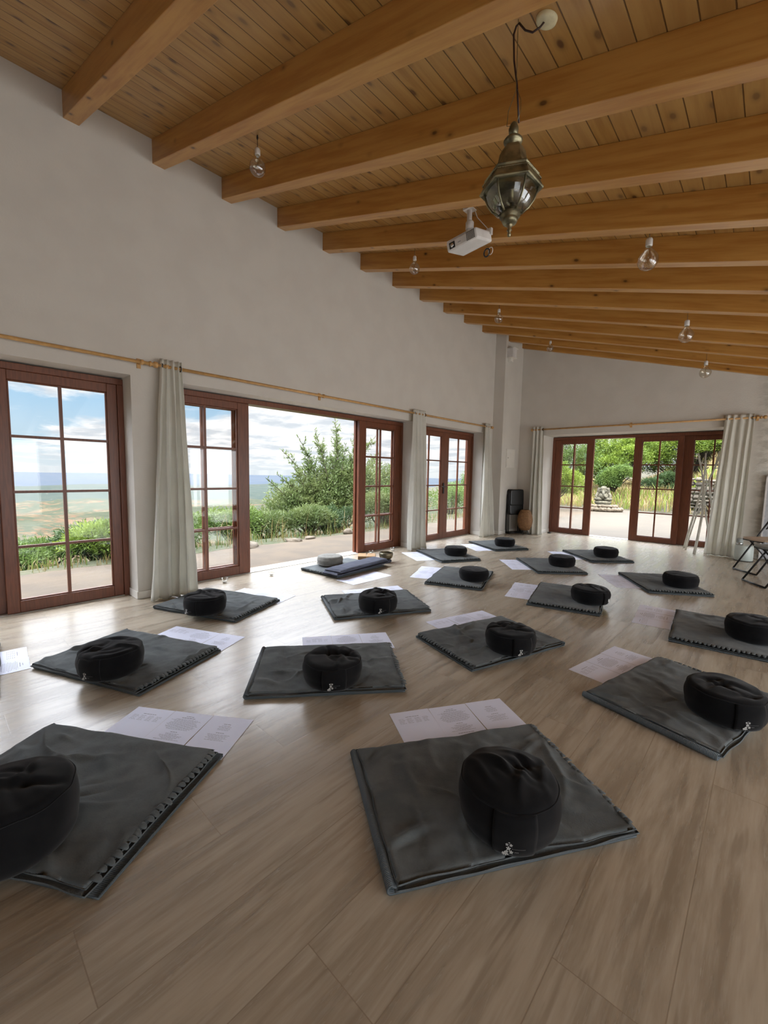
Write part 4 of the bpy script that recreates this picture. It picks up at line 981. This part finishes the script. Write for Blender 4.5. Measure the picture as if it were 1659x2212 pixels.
# statue on its stones
SX, SY = -.36, 17.35
stt = thing('stone_statue', 'weathered seated stone statue on a ring of stones beyond the patio', 'statue', (SX, SY, 0), math.atan2(-SY, CM[0]-SX)+PI/2)
def ell(b, c, s, n=20, m=12):
    def fn(u, v): a = 2*PI*u; t = PI*v; return (c[0]+s[0]*math.sin(t)*math.cos(a), c[1]+s[1]*math.sin(t)*math.sin(a), c[2]+s[2]*math.cos(t))
    b.grid(fn, n, m)
pb = MB(); pb.lathe([(.27, .08), (.30, .10), (.30, .16), (.25, .19), (.27, .23), (.29, .26), (.28, .31), (.22, .33)], 28); pb.build('pedestal', m_statue, stt)
sb = MB(); ell(sb, (0, 0, .48), (.19, .15, .17)); ell(sb, (-.16, -.08, .39), (.15, .13, .075)); ell(sb, (.16, -.08, .39), (.15, .13, .075)); ell(sb, (0, -.12, .50), (.12, .10, .11))
sb.tube([(-.18, 0, .62), (-.25, -.05, .50), (-.19, -.14, .43)], [.05, .045, .035], 10); sb.tube([(.18, 0, .62), (.25, -.05, .50), (.19, -.14, .43)], [.05, .045, .035], 10); sb.build('torso', m_statue, stt)
hb = MB(); ell(hb, (0, -.03, .70), (.115, .12, .115)); hb.tube([(0, -.13, .68), (.0, -.20, .60), (.03, -.22, .52), (.09, -.21, .47), (.14, -.20, .49)], [.05, .042, .034, .028, .02], 10)
hb.build('head', m_statue, stt)
eb = MB(); ell(eb, (-.14, 0, .70), (.075, .02, .10)); ell(eb, (.14, 0, .70), (.075, .02, .10)); eb.build('ears', m_statue, stt)
cb = MB(); cb.lathe([(.12, .76), (.125, .79), (.10, .82), (.08, .86), (.04, .88), (0, .885)], 20, (0, -.01, 0)); cb.build('headdress', m_statue, stt)
bk = MB(); bk.grid(lambda u, v: ((u-.5)*.5*(1-.25*v*v), .12+.02*math.cos((u-.5)*3), .35+.47*v), 8, 10); bk.build('back_slab', m_statue, stt, solid=.06)
for i in range(13):
    a = -1.9+i*.32*1.0; rr = .50+.05*math.sin(i*3); d = Vector((math.cos(a-PI/2+1.3), math.sin(a-PI/2+1.3), 0))
for i in range(12):
    t = -1.25+2.5*i/11; d0 = Vector((CM[0]-SX, -SY, 0)).normalized(); s0 = Vector((-d0.y, d0.x, 0)); q = Vector((SX, SY, 0))+d0*(.42*math.cos(t))+s0*(.62*math.sin(t))
    rock(q.x, q.y, ZT+.07, .12, .10, .085, 20+i, 'pale rounded stone in the ring around the statue', 'ring_stone', 'stones around the statue')
for i in range(9):
    t = -1.0+2.*i/8; q = Vector((SX, SY, 0))+d0*(.32*math.cos(t))+s0*(.48*math.sin(t)); rock(q.x, q.y, ZT+.19, .11, .09, .065, 40+i, 'pale stone in the upper layer of the ring around the statue', 'ring_stone', 'upper stones around the statue')
# stone retaining wall at right
rw = MB(); rs = random.Random(3)
for j in range(9):
    x = 1.75
    while x < 8:
        w = rs.uniform(.12, .38); z = ZT+.0+j*.145+rs.uniform(-.03, .03); cx = x+w/2
        def fn(u, v, cx=cx, z=z, w=w, sd=x*7+j): a = 2*PI*u; t = PI*v; q = Vector((math.sin(t)*math.cos(a), math.sin(t)*math.sin(a), math.cos(t))); k = (abs(q.x)**4+abs(q.y)**4+abs(q.z)**4)**-.25*(1+.12*nz(q*2+Vector((sd, 0, 0)))); return (cx+q.x*k*w*.5, 18.95+q.y*k*.16+rsn(sd), z+.07+q.z*k*(.07+.03*math.sin(sd*9)))
        rsn = lambda s: .05*math.sin(s*5)
        rw.grid(fn, 8, 5); x += w*.98
tag(rw.build('stone_wall', mat('field_stone', (.10, .084, .062), .9, c2=(.055, .046, .034), ns=2.6, bs=18, bst=.6, bd=.03)), 'dry stone retaining wall behind the patio at the right', 'wall')
# shrubs and trees behind the patio
def tree(blobs, n, ln, wd, m, seed, lab, cat='tree', name='tree', trunk=None):
    root, off = bush(name, blobs, n, ln, wd, m, seed, lab, cat, 'trees and shrubs beyond the patio', inner=.6)
    if trunk:
        b = MB(); q = [Vector(t)-Vector(off) for t in trunk]; b.tube(q, [.10*(1-.7*i/len(q)) for i in range(len(q))], 8); b.build('trunk', m_bark, root)
    return root
def crown(cx, cy, cz, rx, ry, rz, n, seed, k=.5):
    r_ = random.Random(seed); out = []
    for _ in range(n):
        a = r_.uniform(0, 2*PI); e = r_.uniform(-.2, 1.2); out.append((cx+rx*.72*math.cos(a)*math.cos(e), cy+ry*.72*math.sin(a)*math.cos(e), cz+rz*.72*math.sin(e), rx*k*r_.uniform(.7, 1.1), ry*k*r_.uniform(.7, 1.1), rz*k*r_.uniform(.6, 1.)))
    return out
tree(crown(-1.9, 25.5, 1.6, 2.1, 1.6, 1.9, 16, 1), 34000, .10, .042, m_leafb, 201, 'broad bright green tree crown seen in the open gap of the far door')
tree(crown(.9, 27, 1.9, 2.3, 1.7, 2.2, 16, 2), 34000, .10, .042, m_leafb, 202, 'bright green rounded tree behind the middle panel of the far door')
tree(crown(3.4, 26.5, 2.9, 2.2, 1.6, 1.9, 16, 3), 34000, .10, .042, m_leafb, 203, 'pale green tree above the stone wall at the right')
tree(crown(1.6, 30, 3.4, 2.6, 1.6, 1.9, 14, 4), 24000, .11, .05, m_leafc, 204, 'darker green tree behind the rounded bright one')
tree(crown(5.2, 30, 3.5, 2.8, 1.6, 2.2, 14, 5), 24000, .11, .05, m_leafc, 205, 'dark green tree at the far right beyond the wall')
tree(crown(-.75, 21.3, .85, .95, .8, .95, 10, 6), 16000, .09, .028, m_leafc, 206, 'upright green bush right behind the statue', 'bush', 'green_bush')
tree(crown(.65, 22.8, .75, .9, .8, .8, 8, 7), 7000, .12, .04, m_leafd, 207, 'dark green bush to the right of the statue', 'bush', 'dark_bush')
tree(crown(-4.5, 24, 1.9, 2.4, 1.6, 2.4, 14, 8), 24000, .11, .045, m_leafc, 208, 'tall leafy tree behind the left panel of the far door')
tree(crown(-2.0, 16.6, .62, 1.0, .8, 1.15, 8, 9), 14000, .10, .026, m_leafb, 209, 'grassy green bush left of the statue behind the left panel of the far door', 'bush', 'green_bush')
tree(crown(-.95, 13.4, .05, .42, .4, .55, 5, 10), 1600, .17, .075, m_leafc, 210, 'broad-leaved plant standing on the patio behind the left panel of the far door', 'bush', 'broad_leaved_bush')
tree(crown(3.6, 17.4, .35, .35, .4, .8, 5, 11), 1500, .22, .04, m_leafb, 211, 'spiky green plant before the stone wall at the right', 'bush', 'spiky_plant')
tree([(-5+1.7*i, 27.5+.3*(i%2), 1.5+.18*i, 1.2, .8, 1.3) for i in range(9)], 30000, .10, .04, m_leafd, 212, 'dark hedge-like thicket behind the bright crowns', 'hedge', 'thicket')
gt = thing('bare_tree', 'sparse tall tree with thin dark branches above the bright green crown', 'tree', (.25, 33, 1.5)); tb = MB(); P = []; D = []
def br(q, d, l, rad, lev, rnd=random.Random(12)):
    n = 5; pts = [q]
    for i in range(n): d = (d+Vector((rnd.gauss(0, .16), rnd.gauss(0, .1), rnd.gauss(.05, .08)))).normalized(); q = q+d*l/n; pts.append(q)
    tb.tube(pts, [rad*(1-.5*i/n) for i in range(n+1)], 5)
    if lev < 4:
        for _ in range(4 if lev else 5): br(pts[rnd.randint(2, n)], (d+Vector((rnd.gauss(0, .7), rnd.gauss(0, .4), rnd.gauss(.1, .35)))).normalized(), l*.62, rad*.5, lev+1)
    else:
        for _ in range(9): P.append(tuple(q+Vector((rnd.gauss(0, .12), rnd.gauss(0, .1), rnd.gauss(0, .1))))); D.append((rnd.gauss(0, 1), rnd.gauss(0, 1), rnd.gauss(-.4, .6)))
br(Vector((0, 0, 0)), Vector((-.05, 0, 1)), 2.8, .11, 0)
tb.build('branches', m_bark, gt); leafobj('foliage', leaves(P, D, .17, .05, 4), m_leafd, gt)
o = MB().lathe([(0, 0), (.13, 0), (.16, .30), (.15, .30), (.12, .02), (0, .02)], 24).build('plant_pot', m_canw, loc=(-1.55, 11.6, ZT)); tag(o, 'small white pot on the terrace behind the double door', 'pot')

# ------------------------------------------------------------------ valley
def m_valley(name, g1, g2, t1, t2, sc_, lo, hi):
    m, nt, b, o = nt_new(name); k = N(nt); setb(b, .95, spec=.1); v = k.obj()
    a = k.noise(v, sc_, 6, .65); bb_ = k.noise(k.scale(v, 1, 1.6, 1), sc_*3.1, 6, .7, 1.2)
    g = k.mix(k.ramp(k.noise(v, sc_*9, 4, .6), .35, .65), g1, g2); t = k.mix(k.ramp(k.noise(v, sc_*5, 3), .4, .6), t1, t2)
    c = k.mix(k.ramp(k.math('ADD', k.math('MULTIPLY', a, .5), k.math('MULTIPLY', bb_, .5)), lo, hi), g, t)
    c = k.mix(k.math('MULTIPLY', k.ramp(k.noise(v, sc_*11, 3, .7), .66, .72), .7), c, (.095, .085, .065))
    k.put(b.inputs['Base Color'], c); return m
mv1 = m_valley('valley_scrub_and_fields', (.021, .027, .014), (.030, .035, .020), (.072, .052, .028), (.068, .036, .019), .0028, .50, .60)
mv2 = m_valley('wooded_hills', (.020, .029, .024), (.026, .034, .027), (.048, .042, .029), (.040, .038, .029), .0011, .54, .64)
mv3 = m_valley('distant_hills_haze_tint', (.025, .035, .049), (.031, .040, .052), (.038, .043, .050), (.035, .041, .050), .0006, .5, .65)  # aerial haze put into the base colour as a blue-grey tint
def land(name, r0, r1, a0, a1, nr, na, zf, m, label):
    b = MB()
    def fn(u, v): rr = r0*(r1/r0)**u; a = a0+(a1-a0)*v; x = 4-rr*math.cos(a); y = rr*math.sin(a); return (x, y, zf(x, y, rr))
    b.grid(fn, nr, na); o = b.build(name, m); tag(o, label, 'landscape', kind='structure')
fb_ = lambda x, y, s, o=4: sum(nz(Vector((x/s*2**i, y/s*2**i, i*7.)))/2**i for i in range(o))
def z1(x, y, rr): return -12-290*sm01(rr, 40, 1500)**.8+55*sm01(rr, 400, 1500)*fb_(x, y, 1400)+34*abs(fb_(x, y, 520, 4))*sm01(rr, 500, 1500)
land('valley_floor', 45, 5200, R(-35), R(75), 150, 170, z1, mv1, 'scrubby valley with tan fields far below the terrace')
def z2(x, y, rr): return -330+(150-.0*rr)*sm01(rr, 4200, 5600)*(.55+.6*fb_(x, y, 2400))-60*sm01(rr, 6500, 9000)
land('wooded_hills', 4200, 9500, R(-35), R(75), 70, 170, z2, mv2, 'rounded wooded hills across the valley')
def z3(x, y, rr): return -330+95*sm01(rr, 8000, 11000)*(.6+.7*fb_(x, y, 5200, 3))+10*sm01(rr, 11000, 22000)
land('distant_hills', 8000, 26000, R(-35), R(75), 60, 150, z3, mv3, 'hills and plain along the horizon, blue haze put into their colour')

# ------------------------------------------------------------------ sky and light
w = bpy.data.worlds.new('sky'); sc.world = w; w.use_nodes = True; nt = w.node_tree
for n in list(nt.nodes): nt.nodes.remove(n)
k = N(nt); out = k.n('ShaderNodeOutputWorld'); bg = k.n('ShaderNodeBackground'); nt.links.new(bg.outputs[0], out.inputs[0])
gen = k.n('ShaderNodeTexCoord').outputs['Generated']; s = k.sep(gen)
hi2 = k.ramp(s[2], .20, .34)
zz = k.math('ADD', k.math('MAXIMUM', s[2], 0.), .10)
uv = k.comb(k.math('DIVIDE', s[0], zz), k.math('DIVIDE', s[1], zz), 0.)
n1 = k.noise(k.scale(uv, 1, 1, 1), .62, 8, .60, .3); n2 = k.noise(uv, 1.9, 6, .6)
blue = k.mix(k.ramp(s[2], 0., .20), (.66, .83, .93), (.36, .65, .93))
left = k.ramp(s[1], .02, .42, -.15, .085)         # clearer sky towards the south-west (left)
hi_ = k.ramp(s[2], .03, .14, .06, 0.)
cm = k.math('MAXIMUM', k.ramp(k.math('ADD', k.math('ADD', n1, left), hi_), .44, .56), hi2)
cl = k.mix(k.ramp(n2, .36, .60), (.74, .80, .86), (1.2, 1.2, 1.19))
col = k.mix(cm, blue, cl)
col = k.mix(hi2, col, (.93, .98, 1.07))
hz = k.ramp(s[2], -.005, .05, 1., 0.)
col = k.mix(k.math('MULTIPLY', hz, .7), col, (.80, .88, .93))
gr = k.ramp(s[2], -.03, -.012, 1., 0.)
col = k.mix(gr, col, (.16, .15, .11))
k.put(bg.inputs[0], col)
k.put(bg.inputs[1], k.math('ADD', .67, k.math('MULTIPLY', k.ramp(s[2], .24, .60), 8.2)))
sun = bpy.data.lights.new('sun', 'SUN'); sun.energy = 3.2; sun.angle = R(12); sun.color = (1., .94, .82)
so = bpy.data.objects.new('sun', sun); C.objects.link(so)
sd = Vector((.55, -.50, .95)).normalized(); so.rotation_euler = sd.to_track_quat('Z', 'Y').to_euler()

# added area lights fill the room from openings in the unseen right-hand wall
for i, (y0, y1) in enumerate(((YB+.5, -1.2), (-.7, 1.8), (2.3, 4.8), (5.3, 7.6))):
    a = bpy.data.lights.new('unseen_fill_light', 'AREA'); a.shape = 'RECTANGLE'; a.size = 1.7; a.size_y = y1-y0; a.energy = (7., 14., 17., 20.)[i]*(y1-y0); a.color = (.95, .98, 1.)
    ao = bpy.data.objects.new('unseen_fill_light', a); C.objects.link(ao); ao.location = (XR+.28, (y0+y1)/2, .98); ao.rotation_euler = (0, PI/2, 0)
